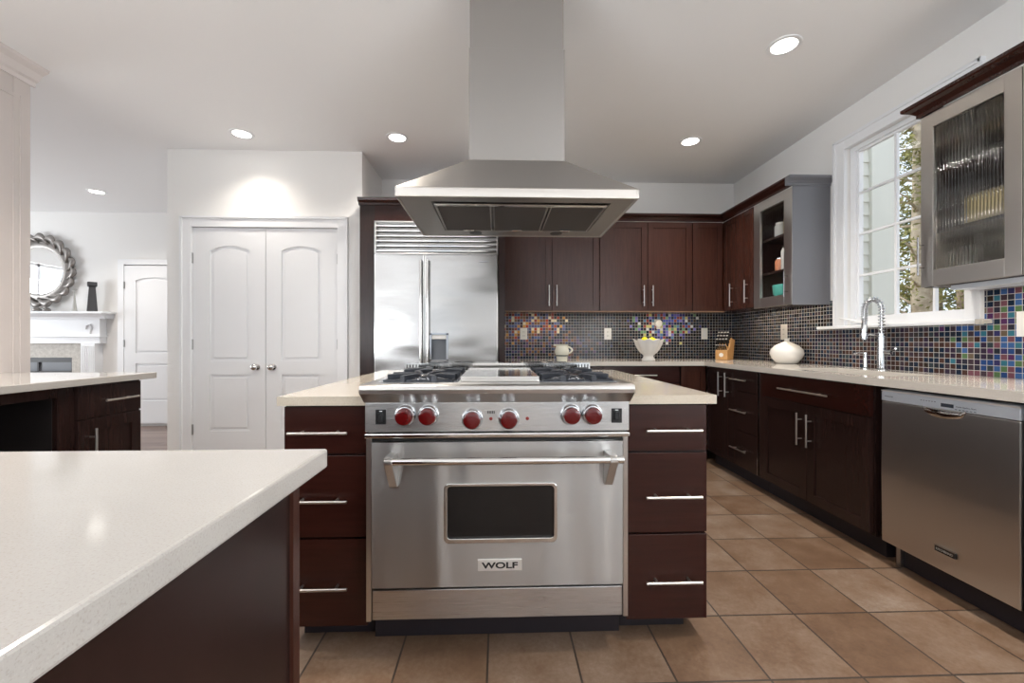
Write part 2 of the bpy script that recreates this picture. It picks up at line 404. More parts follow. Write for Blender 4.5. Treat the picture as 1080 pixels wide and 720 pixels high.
# pantry closet: front wall round the double door, and both side walls
PX0, PX1, PY = -2.86, -1.19, 3.8
DX0, DX1, DZ = -2.655, -1.395, 2.095
b = B().box(PX0, DX0, PY, PY+.11, 0, HC).box(DX1, PX1, PY, PY+.11, 0, HC).box(DX0, DX1, PY, PY+.11, DZ, HC)
b.box(PX1-.1, PX1, PY+.11, YB+.12, 0, HC).box(PX0, PX0+.12, PY+.11, 5.7, 0, HC).box(PX0+.12, PX1-.1, YB+.02, YB+.12, 0, HC)
struct('wall_pantry', b, 'wall')
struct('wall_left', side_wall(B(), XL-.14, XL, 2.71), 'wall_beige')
struct('wall_living', B().box(-8.1, PX0, 5.7, 5.85, 0, HC), 'wall')
# living room window wall and front wall
b = B().box(-8.1, -7.95, -.6, 2.5, 0, HC).box(-8.1, -7.95, 4.7, 5.7, 0, HC).box(-8.1, -7.95, 2.5, 4.7, 0, .5).box(-8.1, -7.95, 2.5, 4.7, 2.45, HC)
struct('wall_side', b, 'wall')
struct('wall_front', B().box(-8.1, XL-.14, -.6, -.45, 0, HC), 'wall')
b = B(); xs = [XL, -1.9, -.95, .75, 1.7, XR]  # unseen rear wall; its two windows are added for streaks reflected in steel
for i in (0, 2, 4): b.box(xs[i], xs[i+1], -3.6, -3.45, 0, HC)
for i in (1, 3): b.box(xs[i], xs[i+1], -3.6, -3.45, 0, .3).box(xs[i], xs[i+1], -3.6, -3.45, 2.3, HC)
struct('wall_rear', b, 'wall')
n_ = 2
for wx in (-1.425, 1.225):
    b = B()
    for u in (-.475, -.02, .435): b.box(wx+u, wx+u+.04, -3.56, -3.5, .3, 2.3)
    b.box(wx-.475, wx+.475, -3.56, -3.5, .3, .35).box(wx-.475, wx+.475, -3.56, -3.5, 2.25, 2.3).box(wx-.475, wx+.475, -3.55, -3.51, 1.28, 1.31)
    struct('window_%d' % n_, b, 'trim'); n_ += 1
for X in (XL-.14, XR):                                          # unseen tall windows added in both side walls for the fill lamps
    for wy in (-2.5, -.9):
        b = B()
        for u in (-.65, -.02, .61): b.box(X+.05, X+.09, wy+u, wy+u+.04, .55, 2.45)
        b.box(X+.05, X+.09, wy-.65, wy+.65, .55, .6).box(X+.05, X+.09, wy-.65, wy+.65, 2.4, 2.45).box(X+.055, X+.085, wy-.65, wy+.65, 1.48, 1.51)
        struct('window_%d' % n_, b, 'trim'); n_ += 1
b = B()
for y in (2.5, 3.58, 4.66): b.box(-8.08, -8.0, y, y+.04, .5, 2.45)
b.box(-8.08, -8.0, 2.5, 4.7, .5, .55).box(-8.08, -8.0, 2.5, 4.7, 2.4, 2.45).box(-8.07, -8.01, 2.5, 4.7, 1.45, 1.49)
struct('window_%d' % n_, b, 'trim')

# crown moulding on the left wall, casing on its end, baseboards
b = B().prism([(XL, HC), (XL+.095, HC), (XL+.09, HC-.018), (XL+.055, HC-.035), (XL+.03, HC-.07), (XL+.012, HC-.078), (XL+.012, HC-.105), (XL, HC-.105)], 'y', -3.45, 2.735)
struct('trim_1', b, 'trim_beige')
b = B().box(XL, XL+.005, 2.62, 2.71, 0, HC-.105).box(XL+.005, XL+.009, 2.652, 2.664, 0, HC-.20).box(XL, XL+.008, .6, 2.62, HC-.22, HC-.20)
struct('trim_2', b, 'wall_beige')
b = B().box(PX0-.012, DX0-.07, PY-.012, PY, 0, .11).box(DX1+.07, PX1, PY-.012, PY, 0, .11).box(PX0-.012, PX0, PY, 5.7, 0, .11)
struct('baseboard_pantry', b, 'trim', bevel=.003)
struct('baseboard_living', B().box(-4.22, PX0-.012, 5.685, 5.7, 0, .11), 'trim', bevel=.003)

# mosaic backsplash on both walls
def part_of(parent, name, b, m, **k): return mk(name, b, m, parent, **k)
wb = bpy.data.objects['wall_back']
part_of(wb, 'mosaic_backsplash', B().box(.069, XR-.008, YB-.008, YB, .914, 1.40), 'mosaic_back')
b = B().box(XR-.008, XR, 3.073, YB-.008, .914, 1.40).box(XR-.008, XR, 2.105, 3.073, .914, 1.20).box(XR-.008, XR, .6, 2.105, .914, 1.40)
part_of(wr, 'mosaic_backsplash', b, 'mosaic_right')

# kitchen window: casing, stool, frame, sash bars, pane, crank
w = struct('window_1', B().box(XR-.022, XR, 2.105, WY0, 1.205, 2.555).box(XR-.022, XR, WY1, 3.073, 1.205, 2.555).box(XR-.022, XR, WY0, WY1, WZ1, 2.555)
    .box(XR-.030, XR, 3.055, 3.073, 1.205, 2.555).box(XR-.030, XR, 2.105, 2.123, 1.205, 2.555).box(XR-.030, XR, 2.105, 3.073, 2.535, 2.555)
    .box(XR-.027, XR, WY1-.004, WY1+.012, 1.205, 2.48).box(XR-.027, XR, WY0-.012, WY1+.012, 2.47, 2.487), 'trim', bevel=.003)
part_of(w, 'window_sill', B().box(XR-.055, XR+.05, 2.075, 3.20, 1.186, 1.208), 'trim', bevel=.005)
b = B()
GX = 2.56; gy0, gy1, gz0, gz1 = 2.23, 2.925, 1.268, 2.432
e_ = .0006; fx_ = XR+.086
b.box(GX-.03, fx_, WY0+e_, gy0-.012, WZ0+e_, WZ1-e_).box(GX-.03, fx_, gy1+.012, WY1-e_, WZ0+e_, WZ1-e_).box(GX-.03, fx_, gy0-.012, gy1+.012, WZ0+e_, gz0-.012).box(GX-.03, fx_, gy0-.012, gy1+.012, gz1+.012, WZ1-e_)
part_of(w, 'window_frame', b, 'trim')
b = B()
b.box(GX-.012, GX+.012, gy0-.012, gy0+.004, gz0-.012, gz1+.012).box(GX-.012, GX+.012, gy1-.004, gy1+.012, gz0-.012, gz1+.012)
b.box(GX-.012, GX+.012, gy0, gy1, gz0-.012, gz0+.004).box(GX-.012, GX+.012, gy0, gy1, gz1-.004, gz1+.012)
for y in (2.648, 2.406): b.box(GX-.010, GX+.010, y-.0075, y+.0075, gz0, gz1)
for i in (1, 2, 3):
    z = gz0 + (gz1-gz0)*i/4; b.box(GX-.009, GX+.009, gy0, gy1, z-.0075, z+.0075)
part_of(w, 'sash_bars', b, 'trim')
part_of(w, 'pane', B().box(GX-.002, GX+.002, gy0, gy1, gz0, gz1), 'window_glass')
b = B().box(XR-.01, XR+.02, 2.86, 2.93, 1.222, 1.236).tube([(XR, 2.90, 1.235), (XR-.03, 2.93, 1.25), (XR-.045, 2.985, 1.262)], .006, 8)
part_of(w, 'crank_handle', b, 'white_plastic', smooth=True)

# ------------------------------------------------------------------ doors
def moulded_leaf(parent, name, x0, x1, y, z0, z1, p, knobx, hinges, m='door'):
    """flat leaf with an arch-topped upper panel and a square lower panel; y is the front face"""
    pu0, pu1, zt, za, zm1, zm0, zb = p
    N = 14
    arc = lambda u0, u1, zs, za_: [(u0+(u1-u0)*i/N, zs+(za_-zs)*math.sin(PI*i/N)**.8) for i in range(N+1)]
    b = B().box(x0, x1, y+.012, y+.04, z0, z1)
    b.box(x0, pu0, y, y+.012, z0, z1).box(pu1, x1, y, y+.012, z0, z1).box(pu0, pu1, y, y+.012, z0, zb).box(pu0, pu1, y, y+.012, zm0, zm1)
    top = arc(pu0, pu1, zt, za)
    for (a, c) in zip(top, top[1:]): b.prism([a, c, (c[0], z1), (a[0], z1)], 'y', y, y+.012)
    d = mk(name, b, m, parent)
    for (u0, u1, v0, v1, va) in ((pu0+.026, pu1-.026, zm1+.026, zt-.024, za-.026), (pu0+.026, pu1-.026, zb+.026, zm0-.026, None)):
        poly = [(u0, v0), (u1, v0)] + ([(u1, v1)] if va is None else []) + (list(reversed(arc(u0, u1, v1, va))) if va else [(u0, v1)])
        mk('raised_panel', B().prism(poly, 'y', y+.003, y+.012), m, d, bevel=.008, seg=3)
    b = B().lathe((knobx, y, .873), [(.026, 0), (.026, -.005), (.011, -.008), (.010, -.03), (.022, -.036), (.027, -.048), (.024, -.062), (.012, -.070), (.001, -.071)], 20, 'y')
    mk('knob', b, 'nickel', d, smooth=True)
    for hz in (1.82, 1.07, .33):
        b = B().tube([(hinges, y-.006, hz-.045), (hinges, y-.006, hz+.045)], .007, 10).box(hinges-.012, hinges+.012, y-.003, y+.002, hz-.045, hz+.045)
        mk('hinge', b, 'hinge', d, smooth=True)
    return d
b = B()
for (x0, x1) in ((DX0-.085, DX0), (DX1, DX1+.085)): b.box(x0, x1, PY-.014, PY, 0, DZ+.085)
b.box(DX0, DX1, PY-.014, PY, DZ, DZ+.085)
b.box(DX0-.085, DX0-.068, PY-.026, PY, 0, DZ+.085).box(DX1+.068, DX1+.085, PY-.026, PY, 0, DZ+.085).box(DX0-.085, DX1+.085, PY-.026, PY, DZ+.068, DZ+.085)
b.box(DX0-.002, DX0+.006, PY-.014, PY+.1, 0, DZ).box(DX1-.006, DX1+.002, PY-.014, PY+.1, 0, DZ).box(DX0, DX1, PY-.014, PY+.1, DZ-.006, DZ)
d1 = struct('door_1', b, 'trim', bevel=.003)
moulded_leaf(d1, 'door_leaf', DX0+.009, -2.0275, PY+.004, .012, DZ-.01, (-2.502, -2.160, 1.888, 1.93, .926, .805, .315), -2.098, DX0+.003)
moulded_leaf(d1, 'door_leaf', -2.0225, DX1-.009, PY+.004, .012, DZ-.01, (-1.89, -1.548, 1.888, 1.93, .926, .805, .315), -1.957, DX1-.003)
# door on the far wall of the living room
fx0, fx1, fy = -4.80, -4.04, 5.7
b = B().box(fx0-.08, fx0-.002, fy-.045, fy, 0, 2.15).box(fx1+.002, fx1+.08, fy-.045, fy, 0, 2.15).box(fx0-.002, fx1+.002, fy-.045, fy, 2.085, 2.15)
d2 = struct('door_2', b, 'trim', bevel=.004)
moulded_leaf(d2, 'door_leaf', fx0+.003, fx1-.003, fy-.042, .04, 2.07, (-4.655, -4.185, 1.88, 1.92, .945, .81, .33), fx1-.1, fx0+.002)

# ------------------------------------------------------------------ kitchen worktop along back and right walls
ZC = .914
sx0, sx1, sy0, sy1 = 1.965, 2.345, 2.16, 2.86      # sink cut-out
b = B()
b.box(.069, XR-.009, 3.80, YB-.009, ZC-.038, ZC)
b.box(1.872, sx0, .6, 3.80, ZC-.038, ZC).box(sx1, XR-.009, .6, 3.80, ZC-.038, ZC).box(sx0, sx1, .6, sy0, ZC-.038, ZC).box(sx0, sx1, sy1, 3.80, ZC-.038, ZC)
mk('worktop', b, 'quartz_warm', label='long pale quartz worktop running in an L along the mosaic walls', cat='worktop')
t = thing('sink', (2.15, 2.51, .70), 'undermounted steel double sink set into the pale worktop below the window', 'sink')
for (y0, y1) in ((2.165, 2.47), (2.50, 2.855)):
    b = B(); z0, z1, th = .71, ZC-.0385, .003; xa, xb = sx0+.001, sx1-.001
    b.box(xa, xb, y0, y1, z0, z0+th).box(xa, xa+th, y0, y1, z0, z1).box(xb-th, xb, y0, y1, z0, z1).box(xa, xb, y0-.0, y0+th, z0, z1).box(xa, xb, y1-th, y1, z0, z1)
    bs = mk('basin', b, 'sink', t); mk('drain', B().lathe((2.15, (y0+y1)/2, z0+.003), [(.045, 0), (.045, .003), (.03, .001), (.001, .001)]), 'chrome', bs, smooth=True)
mk('divider', B().box(sx0+.001, sx1-.001, 2.47, 2.50, .72, ZC-.04), 'sink', t, bevel=.005)

# ------------------------------------------------------------------ base cabinets, right wall (faces at x = 1.90)
FR = Face('-x', 1.92)
def base_body(name, loc, label, y0, y1, group=None, toe=True, m='espresso_upright'):
    t = thing(name, loc, label, 'cabinet', group)
    if 'sink' in name: mk('body', B().box(1.921, XR-.001, y0, y1, .105, .700).box(1.921, 1.960, y0, y1, .700, ZC-.040).box(2.36, XR-.001, y0, y1, .700, ZC-.040).box(1.960, 2.36, y0, 2.155, .700, ZC-.040).box(1.960, 2.36, 2.87, y1, .700, ZC-.040), m, t)
    else: mk('body', B().box(1.921, XR-.001, y0, y1, .105, ZC-.040), m, t)
    if toe: mk('toe_kick', B().box(1.975, XR-.001, y0, y1, 0, .105), 'kick', t)
    return t
t = base_body('base_cabinet', (2.2, 3.6, 0), 'dark corner base cabinet left of the three-drawer stack, with two upright bar handles', 3.355, 3.80)
shaker(FR, t, 3.505, 3.795, .115, .868, m='espresso_upright', hd=(3.551, .637, 3.551, .838), fr=.05)
shaker(FR, t, 3.360, 3.500, .115, .868, m='espresso_upright', hd=(3.446, .640, 3.446, .838), fr=.04)
t = base_body('drawer_cabinet', (2.2, 3.2, 0), 'dark cabinet of three stacked drawers between corner cabinet and sink cabinet', 3.045, 3.353)
for (v0, v1, hz) in ((.708, .868, .796), (.398, .702, .551), (.115, .392, .254)):
    slab(FR, t, 'drawer', 3.058, 3.350, v0, v1, m='espresso_upright', hd=(3.16, hz, 3.385-.01, hz))
mk('edge_strip', B().box(1.897, 1.92, 3.050, 3.055, .115, .868), 'polished', t, label='bright metal edge strip')
t = base_body('sink_cabinet', (2.2, 2.55, 0), 'dark sink base cabinet with wide top front above two panelled doors', 2.100, 3.043)
slab(FR, t, 'top_front', 2.115, 3.005, .710, .868, m='cherry_level', hd=(2.36, .784, 2.787, .784))
shaker(FR, t, 2.562, 3.005, .115, .702, m='espresso_upright', hd=(2.604, .450, 2.604, .650))
shaker(FR, t, 2.115, 2.557, .115, .702, m='espresso_upright', hd=(2.521, .452, 2.521, .651))
mk('filler', B().box(1.905, 1.9205, 3.008, 3.041, .115, .868), 'espresso_upright', t)
mk('leveling_foot', B().lathe((2.0, 2.16, 0), [(.02, 0), (.02, .01), (.01, .012), (.01, .105)]), 'kick', t)
# dishwasher
t = thing('dishwasher', (2.2, 1.76, 0), 'stainless steel dishwasher with pale control strip, right of the sink cabinet', 'dishwasher')
mk('body', B().box(1.95, XR-.001, 1.485, 2.045, .10, .86), 'black', t)
b = B().prism([(1.945, .115), (1.900, .115), (1.896, .45), (1.900, .803), (1.945, .803)], 'y', 1.484, 2.046)
dd = mk('door', b, 'steel_vertical', t, bevel=.004)
b = B().prism([(1.945, .806), (1.8985, .806), (1.8985, .845), (1.905, .860), (1.945, .862)], 'y', 1.484, 2.046)
cp = mk('control_panel', b, 'panel_silver', t, bevel=.003)
mk('trim_rail', B().box(1.897, 1.91, 1.484, 2.046, .851, .858), 'badge_steel', cp)
mk('display', B().box(1.8968, 1.899, 1.712, 1.762, .817, .832), 'ink', cp)
text('control_lettering', 'Cycle Options Start', 'ink', cp, (1.8978, 1.665, .824), (0, -1, 0), (0, 0, 1), .007, .075, .0003)
text('maker_lettering', 'KitchenAid', 'ink', cp, (1.8978, 2.005, .829), (0, -1, 0), (0, 0, 1), .006, .04, .0003)
for i in range(6): mk('button_mark', B().box(1.8972, 1.899, 1.785+i*.012, 1.790+i*.012, .832, .8345), 'ink', cp)
for i in range(6): mk('button_mark', B().box(1.8972, 1.899, 1.628+i*.014, 1.636+i*.014, .812, .8145), 'ink', cp)
# pocket handle scooped below the control strip
N = 14; b = B(); ya, yb = 1.665, 1.845
pts_o = []; 
for i in range(N+1):
    s_ = i/N; y = ya+(yb-ya)*s_; dz = .040*(math.sin(PI*s_)**.38); pts_o.append((y, .806-dz, math.sin(PI*s_)**.5))
for (a, c) in zip(pts_o, pts_o[1:]):
    b.face([(1.899, a[0], .806), (1.899, c[0], .806), (1.880+.019*(1-c[2]), c[0], c[1]+.010), (1.880+.019*(1-a[2]), a[0], a[1]+.010)][:4])
    b.face([(1.880+.019*(1-a[2]), a[0], a[1]+.010), (1.880+.019*(1-c[2]), c[0], c[1]+.010), (1.8985, c[0], c[1]), (1.8985, a[0], a[1])])
mk('pocket_handle', b, 'polished', dd, smooth='all')
bd = mk('badge', B().box(1.890, 1.8985, 1.700, 1.782, .194, .217), 'black', dd, bevel=.001)
mk('badge_frame', B().box(1.888, 1.8985, 1.699, 1.783, .217, .2195), 'polished', bd)
text('badge_lettering', 'KITCHENAID', 'badge_steel', bd, (1.8895, 1.741, .2055), (0, -1, 0), (0, 0, 1), .009, .068, .0004)
mk('toe_panel', B().box(1.97, 1.99, 1.485, 2.045, .004, .10), 'kick', t)
mk('foot', B().box(1.955, 1.985, 2.005, 2.025, 0, .10), 'hinge', t)
t = base_body('base_cabinet', (2.2, 1.2, 0), 'dark base cabinet at the right edge, nearer than the dishwasher', .9, 1.482)
shaker(FR, t, .905, 1.475, .115, .868, m='espresso_upright')

# base cabinets, back wall
FB = Face('-y', 3.85)
t = thing('base_cabinet', (1.3, 4.1, 0), 'dark back-wall base cabinet under the white fluted bowl, with a wide top drawer', 'cabinet')
mk('body', B().box(.071, 1.665, 3.851, YB-.001, .105, ZC-.040), 'espresso_upright', t); mk('toe_kick', B().box(.071, 1.665, 3.91, YB-.001, 0, .105), 'kick', t)
slab(FB, t, 'drawer', .96, 1.658, .72, .868, hd=(1.15, .79, 1.44, .79)); slab(FB, t, 'drawer', .075, .955, .72, .868, hd=(.35, .79, .65, .79))
for i in range(2): shaker(FB, t, .96+i*.351, 1.307+i*.351, .115, .712); shaker(FB, t, .075+i*.442, .513+i*.442, .115, .712)
t = thing('base_cabinet', (1.78, 4.1, 0), 'narrow dark base cabinet in the inner corner of the L worktop', 'cabinet')
mk('body', B().box(1.667, 1.919, 3.851, YB-.001, .105, ZC-.040), 'espresso_upright', t); mk('toe_kick', B().box(1.667, 1.95, 3.91, YB-.001, 0, .105), 'kick', t)
shaker(FB, t, 1.672, 1.90, .115, .868, fr=.045)

# ------------------------------------------------------------------ wall cabinets
UB, UT = 1.392, 2.262
FU = Face('-y', 4.13); FUX = Face('-x', 2.235)
def wall_cab(x0, x1, doors, label, hl):
    t = thing('wall_cabinet', ((x0+x1)/2, 4.28, UB), label, 'cabinet', )
    mk('body', B().box(x0, x1, 4.131, YB-.001, UB, UT), 'cherry_upright', t)
    for (a, c, hx) in doors: shaker(FU, t, a, c, UB+.002, UT-.002, hd=(hx, 1.437, hx, 1.638) if hx else None)
    mk('light_rail', B().box(x0, x1, 4.10, 4.13, UB-.012, UB-.0005), 'rail', t)
    return t
wall_cab(.070, .9915, [(.074, .528, .498), (.532, .988, .572)], 'dark two-door wall cabinet next to the refrigerator, above the cream jug', 0)
wall_cab(.9935, 1.907, [(.997, 1.463, 1.42), (1.468, 1.903, 1.508)], 'dark two-door wall cabinet above the white fluted bowl', 0)
t = thing('wall_cabinet', (2.3, 4.2, UB), 'dark corner wall cabinet above the knife block', 'cabinet')
mk('body', B().box(1.909, XR-.001, 4.131, YB-.001, UB, UT).box(2.236, XR-.001, 3.82, 4.131, UB, UT), 'cherry_upright', t)
shaker(FU, t, 1.913, 2.205, UB+.002, UT-.002, fr=.05); shaker(FUX, t, 3.825, 4.105, UB+.002, UT-.002, fr=.05, hd=(3.94, 1.425, 3.94, 1.638))
mk('light_rail', B().box(1.909, 2.22, 4.10, 4.13, UB-.012, UB-.0005), 'rail', t)
t = thing('wall_cabinet', (2.35, 3.72, UB), 'narrow dark wall cabinet between the corner and the glass-door cabinet', 'cabinet')
mk('body', B().box(2.236, XR-.001, 3.618, 3.818, UB, UT), 'cherry_upright', t)
shaker(FUX, t, 3.622, 3.815, UB+.002, UT-.002, fr=.045, hd=(3.702, 1.439, 3.702, 1.64))

def glass_cab(y0, y1, label, doors, zb=1.375, zt=2.262, far=False):
    t = thing('glass_wall_cabinet', (2.37, (y0+y1)/2, zb), label, 'cabinet')
    b = B(); th = .018
    b.box(2.236, XR-.001, y0, y0+th, zb, zt).box(2.236, XR-.001, y1-th, y1, zb, zt).box(2.236, XR-.001, y0, y1, zb, zb+th).box(2.236, XR-.001, y0, y1, zt-th, zt).box(XR-.012, XR-.001, y0, y1, zb, zt)
    mk('body', b, 'espresso_upright', t)
    for z in (1.66, 1.94): mk('shelf', B().box(2.26, XR-.013, y0+th, y1-th, z-.009, z+.009), 'espresso_upright', t)
    amp = .0012 if far else .0028
    for (a, c, fr, hy, pitch) in doors:
        b = B(); z0, z1 = zb+.002, zt-.003
        FUX.box(b, a, a+fr, z0, z1, 0, .02); FUX.box(b, c-fr, c, z0, z1, 0, .02)
        FUX.box(b, a+fr, c-fr, z0, z0+.082, 0, .02); FUX.box(b, a+fr, c-fr, z1-.072, z1, 0, .02)
        d = mk('door', b, 'steel_frame', t, bevel=.0015, label='brushed steel framed door')
        # ribbed pane: a real corrugated front, flat back
        ya, yb = a+fr-.004, c-fr+.004; za, zb_ = z0+.078, z1-.068
        n = max(2, round((yb-ya)/pitch)); b = B(); prof = []
        K = 8
        for i in range(n*K+1):
            y = ya+(yb-ya)*i/(n*K); prof.append((2.2235 - amp*abs(math.sin(PI*i/K)), y))
        fa = [b.m.verts.new((x, y, za)) for x, y in prof]; fb = [b.m.verts.new((x, y, zb_)) for x, y in prof]
        ba = [b.m.verts.new((2.2265, y, za)) for x, y in prof]; bb = [b.m.verts.new((2.2265, y, zb_)) for x, y in prof]
        for i in range(len(prof)-1):
            b.m.faces.new((fa[i], fa[i+1], fb[i+1], fb[i])); b.m.faces.new((ba[i+1], ba[i], bb[i], bb[i+1]))
            b.m.faces.new((fa[i+1], fa[i], ba[i], ba[i+1])); b.m.faces.new((fb[i], fb[i+1], bb[i+1], bb[i]))
        b.m.faces.new((fa[0], fb[0], bb[0], ba[0])); b.m.faces.new((fa[-1], ba[-1], bb[-1], fb[-1]))
        mk('ribbed_pane', b, 'window_glass' if far else 'fluted_glass', d, smooth='all')
        handle(Face('-x', 2.215), d, hy, 1.437, hy, 1.634, r=.0045, m='dark_chrome')
    return t
t = glass_cab(3.134, 3.616, 'tall steel-framed glass-door wall cabinet left of the window', [(3.137, 3.613, .088, 3.180, .020)], far=True)
mk('end_panel', B().box(2.216, XR-.001, 3.128, 3.1335, 1.372, 2.264), 'window_glare_grey', t, label='dark end panel with window glare painted in as grey')  # grey stands in for window light reflected off the dark wood
t = glass_cab(1.20, 2.160, 'large steel-framed ribbed-glass wall cabinet right of the window, nearest the camera', [(1.728, 2.158, .062, 2.142, .0142), (1.203, 1.724, .062, 1.24, .0142)])
mk('under_cabinet_light', B().box(2.26, 2.42, 1.3, 2.05, 1.352, 1.374), 'panel_silver', t)
area('under_cabinet_glow', (2.36, 1.65, 1.348), (0, 0, 0), .05, .6, 1.2, (1, .85, .65))

# crown moulding along the tops of the wall cabinets
def crown_run(name, pts, label, zt=2.264, m='cherry_level', parent=None):
    """sweep a stepped cornice profile along pts; the outward side lies to the left of travel"""
    prof = [(0, 0), (.012, 0), (.012, .016), (.03, .034), (.05, .044), (.056, .050), (.056, .064), (0, .064)]
    n = len(pts); rings = []; b = B()
    dirs = [(Vector(pts[i+1])-Vector(pts[i])).normalized() for i in range(n-1)]
    nor = [Vector((-d.y, d.x)) for d in dirs]
    for i, p in enumerate(pts):
        if i == 0: off = nor[0]
        elif i == n-1: off = nor[-1]
        else:
            h = (nor[i-1]+nor[i]); off = h / h.dot(nor[i])
        rings.append([b.m.verts.new((p[0]+off.x*o, p[1]+off.y*o, zt+z)) for o, z in prof])
    for u, v in zip(rings, rings[1:]):
        for j in range(len(prof)): b.m.faces.new((u[j], u[(j+1) % len(prof)], v[(j+1) % len(prof)], v[j]))
    b.m.faces.new(rings[0][::-1]); b.m.faces.new(rings[-1])
    return mk(name, b, m, parent, label=label, cat=None if parent else 'moulding')
cw = crown_run('cornice', [(2.215, 3.134), (2.215, 4.11), (.070, 4.11)], 'dark wood cornice turning the corner along the tops of the far wall cabinets')
crown_run('cornice_return', [(XR-.002, 3.132), (2.159, 3.132)], 'return of the cornice with window glare painted in as grey', m='window_glare_grey', parent=cw)  # same painted window reflection carried onto the cornice end
crown_run('cornice', [(XR-.035, 1.20), (2.215, 1.20), (2.215, 2.160), (XR-.035, 2.160)], 'dark wood cornice on top of the near ribbed-glass cabinet')
for (x, y, sx, sy) in ((1.1, 4.27, 1.6, .05), (2.36, 3.6, .05, .8)):
    area('under_cabinet_glow', (x, y, 1.37), (0, 0, 0), sx, sy, 1.6, (1, .82, .6))

# things inside the glass cabinets
def jar(x, y, z, r, h, m, lid, label, group=None):
    t = thing('jar', (x, y, z), label, 'jar', group)
    mk('jar_body', B().lathe((x, y, z), [(r*.9, 0), (r, h*.06), (r, h*.78), (r*.75, h*.9), (r*.72, h*.92)], 20), m, t, smooth=True)
    mk('lid', B().lathe((x, y, z), [(r*.8, h*.9), (r*.82, h*.92), (r*.82, h), (.001, h)], 20), lid, t, smooth=True)
GC = 'things behind the far glass door'
jar(2.33, 3.24, 1.669, .042, .15, 'copper', 'white_ceramic', 'copper jar with pale lid on the middle shelf behind the far glass door', GC)
jar(2.33, 3.36, 1.669, .040, .20, 'glazed', 'chrome', 'grey jar with steel lid on the middle shelf behind the far glass door', GC)
jar(2.35, 3.47, 1.669, .036, .12, 'copper', 'chrome', 'short copper jar with steel lid, back of the middle shelf behind the far glass door', GC)
jar(2.33, 3.30, 1.949, .055, .16, 'straw', 'white_ceramic', 'straw-coloured canister on the top shelf behind the far glass door', GC)
jar(2.35, 3.46, 1.949, .045, .13, 'glazed', 'white_ceramic', 'grey canister on the top shelf behind the far glass door', GC)
b = B().lathe((2.35, 3.38, 1.394), [(.05, 0), (.055, .005), (.10, .09), (.105, .16), (.098, .16), (.09, .09), (.001, .01)], 24)
mk('bowl', b, 'teal', smooth=True, label='teal bowl at the bottom of the far glass-door cabinet', cat='bowl', group=GC)
b = B().box(2.28, 2.45, 1.80, 1.99, 1.669, 1.80)
mk('basket', b, 'straw', bevel=.008, label='pale straw box on the middle shelf behind the near ribbed glass', cat='box')
for i, y in enumerate((2.05, 1.72, 1.50)):
    mk('bowl', B().lathe((2.36, y, 1.949), [(.04, 0), (.075, .03), (.085, .06), (.075, .06), (.03, .01), (.001, .01)], 20), ('glazed', 'white_ceramic', 'copper')[i], smooth=True,
       label=('grey bowl', 'white bowl', 'copper bowl')[i]+' on the top shelf behind the near ribbed glass', cat='bowl')
for i, y in enumerate((2.06, 1.93, 1.80)):
    mk('cup', B().lathe((2.36, y, 1.394), [(.03, 0), (.042, .05), (.044, .10), (.038, .10), (.03, .01), (.001, .01)], 20), ('white_ceramic', 'glazed', 'white_ceramic')[i], smooth=True,
       label=('white cup farthest from camera', 'grey cup in the middle', 'white cup nearest the camera')[i]+' on the bottom shelf behind the ribbed glass', cat='cup')

# ------------------------------------------------------------------ refrigerator and its surround
t = thing('refrigerator_surround', (-.55, 4.0, 0), 'dark wood side panels and top enclosing the steel refrigerator', 'cabinet')
mk('side_panel', B().box(-1.178, -1.052, 3.70, YB-.001, 0, 2.262), 'espresso_upright', t)
mk('side_panel', B().box(.009, .067, 3.70, YB-.001, 0, 2.262), 'espresso_upright', t)
mk('top_panel', B().box(-1.052, .009, 3.70, YB-.001, 2.128, 2.262), 'cherry_level', t)
b = B().prism([(3.70, 2.262), (3.685, 2.264), (3.68, 2.278), (3.655, 2.296), (3.650, 2.318), (3.70, 2.318), (YB-.001, 2.318), (YB-.001, 2.262)], 'x', -1.185, .09)
mk('cornice', b, 'cherry_level', t)
t = thing('refrigerator', (-.52, 4.0, 0), 'stainless steel side-by-side refrigerator with louvred top grille and dispenser', 'refrigerator')
fxa, fxb, fm = -1.047, .004, -.622
mk('body', B().box(fxa+.002, fxb-.002, 3.73, YB-.002, .10, 2.12), 'black', t)
mk('toe_grille', B().box(fxa+.01, fxb-.01, 3.78, 3.80, 0, .10), 'black', t)
g = mk('grille_frame', B().box(fxa, fxa+.012, 3.68, 3.73, 1.845, 2.125).box(fxb-.012, fxb, 3.68, 3.73, 1.845, 2.125).box(fxa, fxb, 3.68, 3.73, 2.113, 2.125).box(fxa, fxb, 3.68, 3.73, 1.845, 1.855), 'steel', t, bevel=.002)
mk('grille_back', B().box(fxa+.012, fxb-.012, 3.716, 3.724, 1.855, 2.113), 'hinge', g)
for i in range(6):
    z = 1.876+i*.0425; b = B().prism([(3.692, z-.015), (3.681, z-.010), (3.680, z+.001), (3.690, z+.008), (3.725, z+.012), (3.725, z-.006)], 'x', fxa+.012, fxb-.012)
    mk('louvre', b, 'polished', g)
